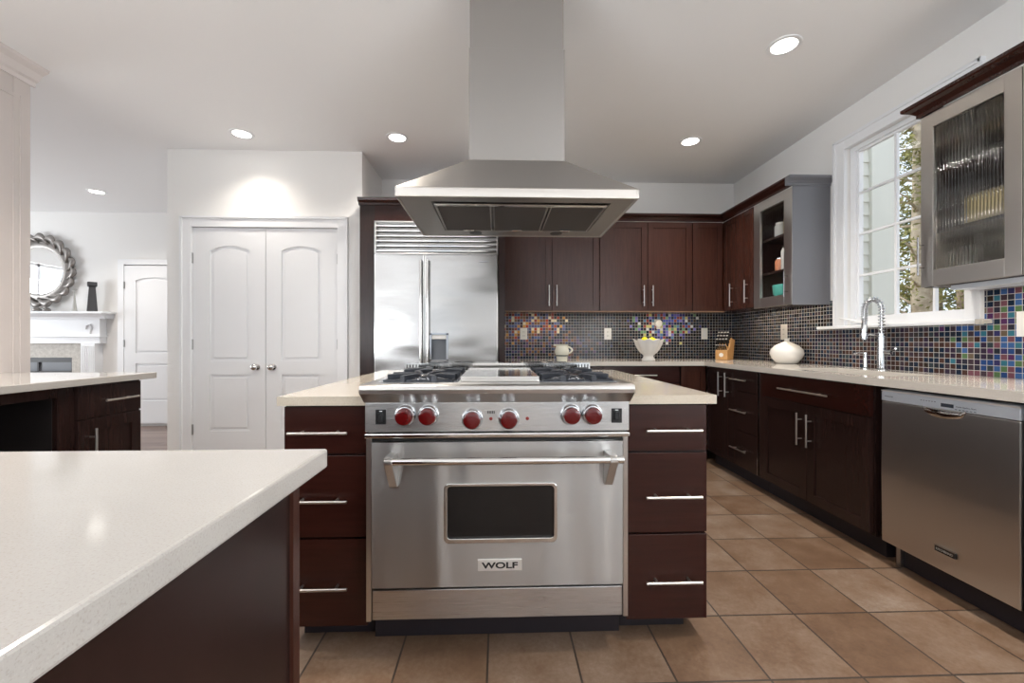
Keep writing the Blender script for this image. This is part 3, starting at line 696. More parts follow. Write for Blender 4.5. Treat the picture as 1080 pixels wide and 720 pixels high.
for (a, c, hx) in ((fxa, fm-.003, fm-.028), (fm+.003, fxb, fm+.030)):
    b = B().box(a, c, 3.68, 3.728, .12, 1.838)
    if c == fxb:
        b = B(); dx0, dx1, dz0, dz1 = -.575, -.425, .93, 1.165
        b.box(a, dx0, 3.68, 3.728, .12, 1.838).box(dx1, c, 3.68, 3.728, .12, 1.838).box(dx0, dx1, 3.68, 3.728, .12, dz0).box(dx0, dx1, 3.68, 3.728, dz1, 1.838)
    d = mk('door', b, 'steel_wavy', t)
    b = B().tube([(hx, 3.645, .45), (hx, 3.645, 1.79)], .0125, 14)
    for z in (.50, 1.12, 1.74): b.tube([(hx, 3.682, z), (hx, 3.645, z)], .009, 8)
    mk('handle', b, 'polished', d, smooth=True)
    mk('edge_trim', B().box(a, a+.008, 3.677, 3.683, .12, 1.838).box(c-.008, c, 3.677, 3.683, .12, 1.838), 'polished', d)
b = B().box(dx0, dx1, 3.72, 3.727, dz0, dz1)
ds = mk('dispenser', b, 'stone_dark', d)
mk('dispenser_frame', B().box(dx0-.005, dx0+.012, 3.672, 3.722, dz0, dz1).box(dx1-.012, dx1+.005, 3.672, 3.722, dz0, dz1).box(dx0-.005, dx1+.005, 3.672, 3.722, dz1-.012, dz1+.005).box(dx0-.005, dx1+.005, 3.672, 3.722, dz0-.005, dz0+.01), 'dark_chrome', ds)
mk('dispenser_controls', B().box(dx0+.014, dx1-.014, 3.676, 3.70, dz1-.05, dz1-.016), 'badge_steel', ds, bevel=.003)
mk('badge', B().box(-.155, -.085, 3.675, 3.681, 1.775, 1.788), 'dark_chrome', d, bevel=.002)

# ------------------------------------------------------------------ island: cabinets, worktop pieces
ZI = .90
IY0, IY1 = 1.53, 2.92
IX0, IX1 = -.776, .800
FI = Face('-y', 1.57)
for (x0, x1, lab, ex, h0, h1) in ((-.764, -.462, 'left island cabinet of three dark drawers beside the range', -.764, -.735, -.529), (.470, .776, 'right island cabinet of three dark drawers beside the range', .776, .538, .742)):
    t = thing('island_cabinet', ((x0+x1)/2, 1.9, 0), lab, 'cabinet')
    mk('body', B().box(x0, x1, 1.571, 2.20, .075, ZI-.033), 'espresso_upright', t)
    mk('toe_kick', B().box(x0+(.0 if x0 > 0 else .04), x1-(.055 if x0 > 0 else 0), 1.63, 2.20, 0, .075), 'kick', t)
    for (v0, v1, hz) in ((.694, .862, .772), (.394, .686, .531), (.075, .386, .223)):
        slab(FI, t, 'drawer', x0+.004, x1-.003, v0, v1, hd=(h0, hz, h1, hz))
t = thing('island_cabinet', (0, 2.55, 0), 'rear dark cabinet block of the island behind the range', 'cabinet')
mk('body', B().box(-.764, .776, 2.202, 2.88, .075, ZI-.033).box(-.460, .468, 2.16, 2.202, .075, .85), 'espresso_upright', t)
mk('toe_kick', B().box(-.72, .72, 2.202, 2.82, 0, .075), 'kick', t)
RX0, RX1 = -.455, .463     # cut-out for range and rear cooktop
b = B().box(IX0, RX0, IY0, IY1, ZI-.032, ZI).box(RX1, IX1, IY0, IY1, ZI-.032, ZI).box(RX0, RX1, 2.70, IY1, ZI-.032, ZI)
mk('worktop', b, 'quartz_island', label='beige quartz island worktop round the range, warm-toned front edges', cat='worktop')

# ------------------------------------------------------------------ the range
t = thing('range', (0.004, 1.8, 0), 'stainless steel gas range with red knobs and oven in the island', 'stove')
x0, x1 = -.452, .460; YP = 1.475
mk('body', B().box(x0, x1, 1.515, 2.155, .135, .93), 'steel_vertical', t)
for X in (x0+.06, x1-.06):
    for Y in (1.66, 2.1): mk('foot', B().lathe((X, Y, 0), [(.022, 0), (.022, .02), (.015, .024), (.015, .134)], 14), 'black', t)
mk('plinth', B().box(x0, x1, 1.60, 1.62, .001, .134), 'kick', t)
b = B().box(x0+.001, x0+.018, YP+.01, 1.515, .13, .765).box(x1-.018, x1-.001, YP+.01, 1.515, .13, .765)
mk('side_trim', b, 'steel_vertical', t, bevel=.001)
b = B().box(x0, x1, YP, 1.515, .785, .885)
cp = mk('control_panel', b, 'steel_range', t, bevel=.002)
b = B().prism([(1.515, .885), (YP, .885), (1.432, .915), (1.422, .922), (1.418, .936), (1.424, .947), (1.438, .952), (2.155, .952), (2.155, .93), (1.515, .93)], 'x', x0-.004, x1+.004)
mk('bullnose_top', b, 'steel', t, bevel=.002)
mk('shelf_trim', B().box(x0, x1, YP-.012, 1.515, .765, .781), 'polished', t, bevel=.004)
mk('vent_gap', B().box(x0+.02, x1-.02, YP+.012, 1.53, .752, .765), 'black', t)
KN = [(427.8, .842), (452.0, .842), (498.2, .829), (536.6, .829), (601.8, .842), (624.1, .842)]
def pxx(px):  # horizontal place on the panel
    u = (px-540)/450; s_, c_ = math.sin(YAW), math.cos(YAW); return YP*(s_+u*c_)/(c_-u*s_)
for px, z in KN:
    X = pxx(px)
    k_ = mk('knob_ring', B().lathe((X, YP, z), [(.036, 0), (.037, -.004), (.035, -.012), (.031, -.018), (.026, -.019), (.001, -.019)], 32, 'y'), 'chrome', cp, smooth=True)
    kb = B().lathe((X, YP-.014, z), [(.0275, 0), (.0290, -.004), (.0290, -.020), (.0275, -.0245), (.024, -.026), (.012, -.0265), (.001, -.0265)], 28, 'y')
    kk = mk('knob', kb, 'red', k_, smooth=True)
for (pa, pb) in ((396.3, 407.3), (644.8, 655.8)):
    a, c = pxx(pa), pxx(pb)
    s1 = mk('switch_plate', B().box(a, c, YP-.003, YP+.001, .812, .862), 'black', cp, bevel=.001)
    mk('switch', B().box(a+.009, c-.009, YP-.011, YP-.002, .822, .852), 'black', s1, bevel=.003)
    mk('switch_marks', B().box(a+.013, c-.013, YP-.0035, YP-.002, .8555, .858), 'white_plastic', s1)
for px in (517.8, 556.2): mk('indicator_lamp', B().lathe((pxx(px), YP, .829), [(.006, 0), (.006, -.003), (.001, -.005)], 14, 'y'), 'red_lamp', cp, smooth=True)
b = B()
for i in range(5): b.box(pxx(514)+i*.0055, pxx(514)+i*.0055+.003, YP-.001, YP+.001, .846, .856)
mk('vent_slits', b, 'black', cp)
# oven door
oy = 1.478; ox0, ox1, oz0, oz1 = x0+.0215, x1-.0215, .248, .748
wx0, wx1, wz0, wz1 = -.176, .200, .410, .600
b = B().box(ox0, wx0, oy, oy+.036, oz0, oz1).box(wx1, ox1, oy, oy+.036, oz0, oz1).box(wx0, wx1, oy, oy+.036, oz0, wz0).box(wx0, wx1, oy, oy+.036, wz1, oz1)
d = mk('oven_door', b, 'steel_door', t)
def rr(x0, x1, z0, z1, r, n=6):
    p = []
    for cx, cz, a0 in ((x1-r, z1-r, 0), (x0+r, z1-r, 90), (x0+r, z0+r, 180), (x1-r, z0+r, 270)):
        for i in range(n+1):
            a = math.radians(a0+90*i/n); p.append((cx+r*math.cos(a), cz+r*math.sin(a)))
    return p
def ring(b, outer, inner, y0, y1):
    n = len(outer); V = lambda p, y: b.m.verts.new((p[0], y, p[1]))
    oa = [V(p, y0) for p in outer]; ia = [V(p, y0) for p in inner]; ob_ = [V(p, y1) for p in outer]; ib = [V(p, y1) for p in inner]
    for i in range(n):
        j = (i+1) % n
        for q in ((oa[i], oa[j], ia[j], ia[i]), (ob_[j], ob_[i], ib[i], ib[j]), (oa[j], oa[i], ob_[i], ob_[j]), (ia[i], ia[j], ib[j], ib[i])): b.m.faces.new(q)
b = B(); ring(b, rr(wx0-.008, wx1+.008, wz0-.010, wz1+.006, .018), rr(wx0+.004, wx1-.004, wz0+.006, wz1-.004, .013), oy-.006, oy+.004)
wf = mk('window_frame', b, 'polished', d, bevel=.002)
mk('window_glass', B().box(wx0-.001, wx1+.001, oy+.004, oy+.012, wz0-.001, wz1+.001), 'dark_glass', d)
b = B().tube([(pxx(401)+.035, 1.405, .702), (pxx(401)+.82, 1.405, .702)], .0125, 16)
hb = mk('handle_bar', b, 'polished', d, smooth=True)
for (a, c) in ((-.368, -.340), (.372, .400)):
    b = B().prism([(1.479, .715), (1.405, .7165), (1.392, .708), (1.392, .695), (1.400, .686), (1.462, .600), (1.479, .597)], 'x', a, c)
    mk('handle_bracket', b, 'steel', d, bevel=.003)
pl = mk('name_plate', B().box(pxx(503.7), pxx(550.2), oy-.004, oy+.001, .303, .343), 'badge_steel', d, bevel=.0015)
mk('plate_field', B().box(pxx(503.7)+.003, pxx(550.2)-.003, oy-.0045, oy-.003, .306, .340), 'badge_steel', pl)
text('name_lettering', 'WOLF', 'black', pl, ((pxx(503.7)+pxx(550.2))/2, oy-.0050, .323), (1, 0, 0), (0, 0, 1), .0215, .125, .0006, .03)
b = B().box(x0+.0235, x1-.0235, 1.480, 1.5145, .138, .240)
mk('kick_panel', b, 'steel_range', t, bevel=.002)
# burners, griddle cover, rail
def burner_pair(parent, y0, y1, z0):
    for (a, c) in ((-.405, -.150), (.160, .418)):
        for (p, q) in ((y0, (y0+y1)/2-.004), ((y0+y1)/2+.004, y1)):
            cx, cy = (a+c)/2, (p+q)/2; b = B(); zt = z0+.024
            b.box(a+.004, c-.004, p+.006, p+.014, z0, z0+.008).box(a+.004, c-.004, q-.014, q-.006, z0, z0+.008).box(a+.004, a+.012, p+.006, q-.006, z0, z0+.008).box(c-.012, c-.004, p+.006, q-.006, z0, z0+.008)
            for k_ in range(8):
                an = PI/8+k_*PI/4; dx, dy = math.cos(an), math.sin(an); hx_, hy_ = (c-a)/2, (q-p)/2
                L = min(hx_/abs(dx), hy_/abs(dy)); dr = Vector((dx, dy)); pn = Vector((-dy, dx)); o_ = Vector((cx, cy)); r0 = .032 if k_ % 2 else .045
                A, C = o_+dr*r0, o_+dr*L*.99
                vs = []
                for P_, wd, zl, zh in ((A, .005, z0+.013, zt-.004), (A.lerp(C, .35), .006, z0+.010, zt), (A.lerp(C, .6), .0085, z0+.004, zt), (C, .0105, z0, zt-.001)):
                    vs.append([b.m.verts.new((P_.x+pn.x*w1, P_.y+pn.y*w1, z1)) for w1, z1 in ((-wd, zl), (wd, zl), (wd, zh), (-wd, zh))])
                for u_, v_ in zip(vs, vs[1:]):
                    for m_ in range(4): b.m.faces.new((u_[m_], u_[(m_+1) % 4], v_[(m_+1) % 4], v_[m_]))
                b.m.faces.new(vs[0][::-1]); b.m.faces.new(vs[-1])
            g_ = mk('grate', b, 'iron', parent, bevel=.002)
            mk('burner', B().lathe((cx, cy, z0), [(.05, 0), (.05, .004), (.036, .006), (.036, .014), (.024, .018), (.001, .019)], 24), 'dark_chrome', g_, smooth=True)
for a_ in (-.415, .150): mk('burner_tray', B().box(a_, a_+.277, 1.50, 2.06, .9515, .953), 'stone_dark', t)
burner_pair(t, 1.505, 2.055, .952)
mk('griddle_cover', B().box(-.128, .147, 1.495, 1.985, .953, .973), 'polished', t, bevel=.002, label='polished steel griddle cover')
b = B().box(x0+.004, x1-.004, 2.085, 2.110, .952, .957).box(x0+.004, x1-.004, 2.085, 2.110, .984, .990).box(x0+.004, x1-.004, 2.1, 2.110, .957, .984)
n = 60
for i in range(n+1): X = x0+.004+(x1-x0-.016)*i/n; b.box(X, X+.0075, 2.085, 2.101, .957, .984)
mk('slotted_rail', b, 'polished', t)
# rear cooktop, back to back with the range
t = thing('cooktop', (0.004, 2.4, .90), 'rear gas cooktop with black grates behind the slotted steel rail', 'cooktop')
mk('tray', B().box(x0, x1, 2.162, 2.695, .885, .948), 'steel', t, bevel=.003)
burner_pair(t, 2.18, 2.66, .955-.006)
mk('griddle_cover', B().box(-.128, .147, 2.18, 2.66, .949, .970), 'polished', t, bevel=.002)

# ------------------------------------------------------------------ island hood
t = thing('range_hood', (.088, 2.1, 1.70), 'large stainless steel chimney hood hanging over the range', 'range hood')
hx0, hx1, hy0, hy1, hz = -.425, .601, 1.79, 2.462, 1.700
cx0, cx1, cy0, cy1 = -.128, .306, 1.93, 2.30
b = B()
b.box(hx0, hx1, hy0, hy0+.01, hz, hz+.040).box(hx0, hx1, hy1-.01, hy1, hz, hz+.040).box(hx0, hx0+.01, hy0, hy1, hz, hz+.040).box(hx1-.01, hx1, hy0, hy1, hz, hz+.040)
rim = mk('rim', b, 'steel_frame', t, bevel=.002)
b = B(); zt = 1.915
lo = [(hx0, hy0, hz+.040), (hx1, hy0, hz+.040), (hx1, hy1, hz+.040), (hx0, hy1, hz+.040)]; hi = [(cx0, cy0, zt), (cx1, cy0, zt), (cx1, cy1, zt), (cx0, cy1, zt)]
vl = [b.m.verts.new(p) for p in lo]; vh = [b.m.verts.new(p) for p in hi]
for i in range(4): b.m.faces.new((vl[i], vl[(i+1) % 4], vh[(i+1) % 4], vh[i]))
b.m.faces.new(vh); b.m.faces.new(vl[::-1])
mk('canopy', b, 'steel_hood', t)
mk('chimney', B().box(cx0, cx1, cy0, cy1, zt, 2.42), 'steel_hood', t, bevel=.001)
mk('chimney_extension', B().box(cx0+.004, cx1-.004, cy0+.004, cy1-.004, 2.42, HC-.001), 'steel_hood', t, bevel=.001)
ux0, ux1, uy0, uy1 = -.286, .500, 1.862, 2.345
b = B().box(hx0+.011, ux0, hy0+.011, hy1-.011, hz+.002, hz+.012).box(ux1, hx1-.011, hy0+.011, hy1-.011, hz+.002, hz+.012).box(ux0, ux1, hy0+.011, uy0, hz+.002, hz+.012).box(ux0, ux1, uy1, hy1-.011, hz+.002, hz+.012)
b.box(ux0, ux0+.003, uy0, uy1, hz+.012, hz+.04).box(ux1-.003, ux1, uy0, uy1, hz+.012, hz+.04).box(ux0, ux1, uy0, uy0+.003, hz+.012, hz+.04)
mk('underside_tray', b, 'steel_flat', t, bevel=.001)
fw = (ux1-ux0-.03)/3
for i in range(3):
    a = ux0+.006+i*(fw+.009)
    b = B().prism([(uy0+.075, hz+.014), (uy1-.004, hz+.004), (uy1-.004, hz+.010), (uy0+.075, hz+.020)], 'x', a+.006, a+fw-.006)
    f_ = mk('filter', b, 'filter_mesh', t)
    mk('filter_frame', B().box(a, a+.006, uy0+.07, uy1-.003, hz+.003, hz+.02).box(a+fw-.006, a+fw, uy0+.07, uy1-.003, hz+.003, hz+.02), 'steel', f_)
    mk('filter_latch', B().box(a+fw/2-.028, a+fw/2+.028, uy1-.03, uy1-.008, hz-.004, hz+.004), 'polished', f_, bevel=.002)
mk('front_lip', B().box(ux0+.003, ux1-.003, uy0+.045, uy0+.072, hz+.004, hz+.02), 'polished', t, bevel=.003)
for X in (-.12, .33): mk('hood_lamp', B().lathe((X, uy1+.045, hz-.0005), [(.034, 0), (.034, .003), (.001, .003)], 20), 'black', t)

# ------------------------------------------------------------------ near counter (bottom left)
b = B().box(-1.6, -.309, -.35, .790, ZI-.034, ZI)
mk('worktop', b, 'quartz', bevel=.004, label='large pale speckled quartz worktop filling the lower left foreground', cat='worktop')
t = thing('near_cabinet', (-.9, .2, 0), 'dark wood cabinet under the near foreground worktop', 'cabinet')
mk('body', B().box(-1.58, -.356, -.30, .745, .075, ZI-.035), 'espresso_upright', t)
mk('corner_post', B().box(-.372, -.350, .745, .768, .02, ZI-.035).box(-1.58, -.372, .746, .762, .075, ZI-.035), 'cherry_upright', t)
mk('toe_kick', B().box(-1.55, -.41, -.28, .70, 0, .075), 'kick', t)

# ------------------------------------------------------------------ left counter against the left wall
b = B().box(XL+.002, -2.008, .2, 2.59, ZC-.034, ZC)
mk('worktop', b, 'quartz', bevel=.003, label='small pale worktop at the left against the white wall end', cat='worktop')
FD = Face('+x', -2.06)
t = thing('desk_cabinet', (-2.4, 2.35, 0), 'dark left cabinet with one drawer over a door, under the small worktop', 'cabinet')
mk('body', B().box(XL+.03, -2.061, 2.13, 2.53, .10, ZC-.036), 'espresso_upright', t); mk('toe_kick', B().box(XL+.05, -2.12, 2.13, 2.53, 0, .10), 'kick', t)
slab(FD, t, 'drawer', 2.150, 2.515, .712, .872, m='espresso_upright', hd=(2.266, .791, 2.464, .791))
shaker(FD, t, 2.150, 2.515, .11, .704, m='espresso_upright', hd=(2.21, .45, 2.21, .66))
t = thing('desk_niche', (-2.4, 1.6, 0), 'dark open niche beside the left drawer cabinet', 'cabinet')
b = B().box(XL+.03, -2.06, 2.07, 2.128, 0, ZC-.036).box(XL+.03, -2.06, 1.00, 1.06, 0, ZC-.036).box(XL+.03, XL+.05, 1.06, 2.07, 0, ZC-.036).box(XL+.05, -2.06, 1.06, 2.07, .83, ZC-.036)
mk('frame', b, 'espresso_upright', t, bevel=.001)
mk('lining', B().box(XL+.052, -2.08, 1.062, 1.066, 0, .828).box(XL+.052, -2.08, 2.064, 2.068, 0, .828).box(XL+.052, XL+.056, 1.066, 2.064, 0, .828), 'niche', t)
t = thing('desk_cabinet', (-2.4, .6, 0), 'dark left base cabinet at the near end of the small worktop', 'cabinet')
mk('body', B().box(XL+.03, -2.061, .22, .998, .10, ZC-.036), 'espresso_upright', t); shaker(FD, t, .23, .99, .11, .87, m='espresso_upright')

# ------------------------------------------------------------------ things on the worktop
# cream jug
X, Y = .588, 3.87
t = thing('jug', (X, Y, ZC), 'small cream jug with a dark band on the back worktop', 'jug')
mk('jug_body', B().lathe((X, Y, ZC), [(.046, 0), (.048, .006), (.052, .045), (.064, .075), (.066, .095), (.058, .125), (.052, .140), (.056, .150), (.060, .156), (.054, .156), (.048, .14), (.055, .1), (.04, .02), (.001, .015)], 30), 'cream', t, smooth=True)
mk('jug_foot', B().lathe((X, Y, ZC), [(.058, .0485), (.0605, .051), (.0608, .056), (.0595, .058), (.056, .053)], 30), 'band', t, smooth=True, label='thin dark band')
pts = [(X+.050+.045*math.sin(PI*i/12), Y, ZC+.066+.072*(i/12)) for i in range(13)]
mk('jug_handle', B().tube(pts, .008, 10), 'cream', t, smooth=True)
mk('spout', B().prism([(X-.078, Y), (X-.05, Y-.02), (X-.05, Y+.02)], 'z', ZC+.140, ZC+.156), 'cream', t, bevel=.003)
# fluted bowl
X, Y = 1.425, 3.98
b = B(); seg = 64; rings = []
pr = [(.060, 0, 0), (.063, .008, 0), (.062, .016, 0), (.052, .026, 0), (.045, .042, 0), (.050, .054, .1), (.080, .078, .4), (.103, .112, .8), (.122, .155, 1.0), (.134, .188, 1.2), (.140, .200, 1.2), (.133, .198, 1.2), (.098, .12, .8), (.05, .075, .2), (.001, .07, 0)]
for r, h, f in pr:
    ring_ = []
    for j in range(seg):
        a = 2*PI*j/seg; w_ = math.cos(10*a); rr_ = r*(1+.055*f*w_); hh = h+(.008*w_ if f > 1.1 else 0)
        ring_.append(b.m.verts.new((X+rr_*math.cos(a), Y+rr_*math.sin(a), ZC+hh)))
    rings.append(ring_)
for u, v in zip(rings, rings[1:]):
    for j in range(seg): b.m.faces.new((u[j], u[(j+1) % seg], v[(j+1) % seg], v[j]))
b.m.faces.new(rings[0])
mk('bowl', b, 'white_ceramic', smooth='all', label='white fluted pedestal bowl of yellow fruit on the back worktop', cat='bowl')
for i, (dx, dy, dz, lab) in enumerate(((-.055, -.055, .194, 'yellow fruit at the left of the white fluted bowl'), (.010, -.065, .192, 'yellow fruit in the middle front of the white fluted bowl'), (.055, -.02, .178, 'yellow fruit at the right of the white fluted bowl'), (-.02, .05, .18, 'yellow fruit at the back of the white fluted bowl'))):
    mk('lemon', B().lathe((X+dx, Y+dy, ZC+dz-.032), [(.001, -.004), (.006, 0), (.022, .008), (.031, .024), (.031, .038), (.022, .054), (.006, .062), (.001, .066)], 18), 'lemon', smooth='all', label=lab, cat='fruit', group='yellow fruit in the white bowl')
# knife block
X0, X1, Y0 = 2.135, 2.235, 4.08
t = thing('knife_block', (2.19, 4.12, ZC), 'pale wooden knife block full of black-handled knives in the corner', 'knife block')
b = B().prism([(4.085, ZC), (4.225, ZC), (4.270, ZC+.195), (4.190, ZC+.215), (4.130, ZC+.11), (4.085, ZC+.095)], 'x', 2.130, 2.245)
mk('block', b, 'pale_wood', t, bevel=.004)
mk('front_disc', B().lathe((2.187, 4.085, ZC+.05), [(.020, 0), (.020, -.002), (.001, -.002)], 20, 'y'), 'white_ceramic', t)
dv = Vector((0, -.50, .86)).normalized()
for r_ in range(4):
    for c_ in range(4 if r_ else 6):
        n_ = 4 if r_ else 6
        x_ = 2.145+(.085)*c_/(n_-1); base = Vector((x_, 4.108+r_*.022, ZC+.105+r_*.033)) if r_ else Vector((x_, 4.098, ZC+.097))
        L = .075 if r_ else .055; h_ = .006
        kf = thing('knife', base, 'black-handled knife standing in the wooden knife block', 'knife', 'knives in the knife block')
        mk('knife_handle', B().tube([base-dv*.004, base+dv*L*.5, base+dv*L], [.0075, .0100, .0105] if r_ else [.0052, .0062, .006], 8), 'black', kf, smooth=True)
        mk('knife_butt', B().tube([base+dv*L, base+dv*(L+.004)], .0106 if r_ else .006, 8), 'badge_steel', kf, smooth=True)
piv = Vector((2.19, 4.16, 0)); ang = math.radians(-50)
for o in [t] + [q for q in COL.objects if q.name.startswith('knife') and q.parent is None and q is not t]:
    d_ = o.location-piv; o.location = piv+Vector((.055, -.02, 0))+Vector((d_.x*math.cos(ang)-d_.y*math.sin(ang), d_.x*math.sin(ang)+d_.y*math.cos(ang), d_.z)); o.rotation_euler.z = ang
# round white vase
X, Y = 2.372, 3.42
mk('vase', B().lathe((X, Y, ZC), [(.055, 0), (.075, .006), (.108, .045), (.122, .082), (.115, .115), (.085, .148), (.045, .168), (.022, .178), (.017, .190), (.022, .205), (.026, .208), (.018, .206), (.012, .19), (.001, .18)], 40), 'white_ceramic', smooth='all',
   label='squat round white vase with narrow neck on the right worktop', cat='vase')
# soap dispenser
X, Y = 2.440, 2.745
t = thing('soap_dispenser', (X, Y, ZC), 'small chrome soap dispenser left of the spring faucet', 'soap dispenser')
mk('dispenser_post', B().lathe((X, Y, ZC), [(.022, 0), (.022, .006), (.014, .012), (.013, .075), (.010, .078), (.010, .098), (.014, .100), (.014, .108), (.001, .110)], 20), 'chrome', t, smooth=True)
mk('spout', B().tube([(X, Y, ZC+.103), (X-.04, Y+.012, ZC+.106), (X-.062, Y+.02, ZC+.098)], .006, 10), 'chrome', t, smooth=True)
# spring faucet
X, Y = 2.405, 2.59
t = thing('faucet', (X, Y, ZC), 'tall chrome spring-neck kitchen faucet rising beside the sink', 'faucet')
mk('base_post', B().lathe((X, Y, ZC), [(.032, 0), (.032, .010), (.024, .014), (.023, .21), (.019, .215), (.019, .23), (.001, .23)], 26), 'chrome', t, smooth=True)
fa = Vector((-.82, .57, 0)).normalized()
arc_ = []
for i in range(31):
    s_ = i/30
    if s_ < .35: p = Vector((0, 0, .215+.170*(s_/.35)))
    elif s_ < .8:
        a = PI*(s_-.35)/.45; p = fa*(.042-.042*math.cos(a)) + Vector((0, 0, .385+.042*math.sin(a)*1.5))
    else: p = fa*.084 + Vector((0, 0, .385-.07*((s_-.8)/.2)))
    arc_.append(Vector((X, Y, ZC))+p)
mk('hose', B().tube(arc_, .008, 10), 'dark_chrome', t, smooth='all')
b = B(); turns = 24; sp = []
for i in range(turns*12+1):
    q = i/(turns*12)*30; j = min(int(q), 29); f_ = q-j; c_ = arc_[j].lerp(arc_[j+1], f_); d_ = (arc_[j+1]-arc_[j]).normalized()
    side = d_.cross(Vector((fa.y, -fa.x, 0))).normalized(); up = Vector((fa.y, -fa.x, 0)); a = 2*PI*i/12
    sp.append(c_+(side*math.cos(a)+up*math.sin(a))*.0160)
b.tube(sp, .0038, 6); mk('spring', b, 'chrome', t, smooth='all')
e = arc_[-1]
mk('spray_head', B().lathe((e.x, e.y, e.z-.125), [(.012, 0), (.017, .002), (.019, .05), (.016, .09), (.014, .125), (.012, .128)], 20), 'chrome', t, smooth=True)
mk('support_arm', B().tube([(X, Y, ZC+.215), (X+fa.x*.05, Y+fa.y*.05, ZC+.222), (e.x, e.y, ZC+.225)], .0055, 8).lathe((e.x, e.y, ZC+.216), [(.024, 0), (.024, .018), (.019, .018), (.019, 0)], 18), 'chrome', t, smooth=True)
b = B().tube([(X, Y, ZC+.115), (X+.012, Y-.055, ZC+.115)], .015, 14).tube([(X+.012, Y-.050, ZC+.118), (X-.01, Y-.09, ZC+.135), (X-.02, Y-.115, ZC+.138)], .006, 8)
mk('lever', b, 'chrome', t, smooth=True)

# outlets and switches
def outlet(face, u0, u1, v0, v1, label, m='plate', kind='outlet'):
    b = B(); face.box(b, u0, u1, v0, v1, 0, .006); c = face.p((u0+u1)/2, v0, 0)
    t = thing('wall_outlet' if kind == 'outlet' else 'wall_switch', c, label, kind); mk('cover_plate', b, m, t, bevel=.002)
    um, vm = (u0+u1)/2, (v0+v1)/2
    if kind == 'outlet':
        for dv_ in (-.02, .02):
            b = B(); face.box(b, um-.016, um+.016, vm+dv_-.014, vm+dv_+.014, .006, .008); s1 = mk('socket', b, m, t, bevel=.002)
            b = B(); face.box(b, um-.008, um-.005, vm+dv_-.005, vm+dv_+.006, .007, .0085); face.box(b, um+.005, um+.008, vm+dv_-.005, vm+dv_+.006, .007, .0085); mk('slot', b, 'black', s1)
    else:
        b = B(); face.box(b, um-.015, um+.015, vm-.033, vm+.033, .006, .010); mk('rocker', b, 'white_plastic', t, bevel=.002)
FBW = Face('-y', YB-.008); FRW = Face('-x', XR-.008)
outlet(FBW, .238, .312, 1.114, 1.234, 'cream wall outlet among the red tiles next to the refrigerator')
outlet(FBW, 1.118, 1.194, 1.114, 1.234, 'white wall outlet between the jug and the fluted bowl', 'white_plastic')
outlet(FBW, 2.150, 2.218, 1.118, 1.236, 'beige wall switch beside the knife block', 'plate', 'switch')
outlet(FRW, 3.592, 3.672, 1.11, 1.245, 'steel-plated wall outlet above the round white vase', 'badge_steel')
outlet(FRW, 1.885, 1.967, 1.118, 1.238, 'white wall switch at the right edge under the ribbed-glass cabinet', 'white_plastic', 'switch')
t = thing('air_freshener', (1.69, YB-.02, 1.245), 'round off-white plug-in on the multicoloured tiles above the fluted bowl', 'air freshener')
mk('casing', B().lathe((1.69, YB-.008, 1.285), [(.040, 0), (.042, -.010), (.034, -.026), (.001, -.030)], 12, 'y'), 'plate', t, smooth=True)
mk('plug', B().box(1.672, 1.708, YB-.02, YB-.008, 1.225, 1.26), 'plate', t, bevel=.003)
mk('bracket', B().box(2.452, 2.50, 2.07, 2.10, 1.186, 1.206).box(2.44, 2.452, 2.065, 2.10, 1.182, 1.210), 'travertine', bevel=.002, label='small tan block at the right end of the white window sill', cat='block')

# ------------------------------------------------------------------ recessed ceiling lights
LL = ['recessed ceiling light right of the hood, nearest the window', 'recessed ceiling light above the far right wall cabinets', 'recessed ceiling light left of the hood chimney in front of the refrigerator',
      'recessed ceiling light in front of the pantry doors', 'recessed ceiling light in the living room near the mirror']
for i, (x, y) in enumerate(DOWNLIGHTS):
    lab = LL[i] if i < 5 else 'recessed ceiling light outside the picture'
    t = thing('ceiling_light', (x, y, HC-.006), lab, 'ceiling light', 'recessed ceiling lights' if i < 5 else 'ceiling lights out of view')
    mk('trim_ring', B().lathe((x, y, HC-.006), [(.066, .002), (.070, 0), (.088, .002), (.090, .0058), (.066, .0058)], 32, cap=False), 'trim', t, smooth=True)
    mk('lens', B().lathe((x, y, HC-.003), [(.066, 0), (.066, .0025), (.001, .0025)], 32), 'lamp', t)
    l = bpy.data.lights.new('downlight', 'SPOT'); l.energy = DOWN_W*4*(.3 if i == 3 else .7 if i in (0, 1, 2, 4) else 1.1); l.spot_size = math.radians(125); l.spot_blend = 1; l.shadow_soft_size = .07; l.color = (1, .92, .82)
    o = bpy.data.objects.new('downlight', l); COL.objects.link(o); o.location = (x, y, HC-.03)

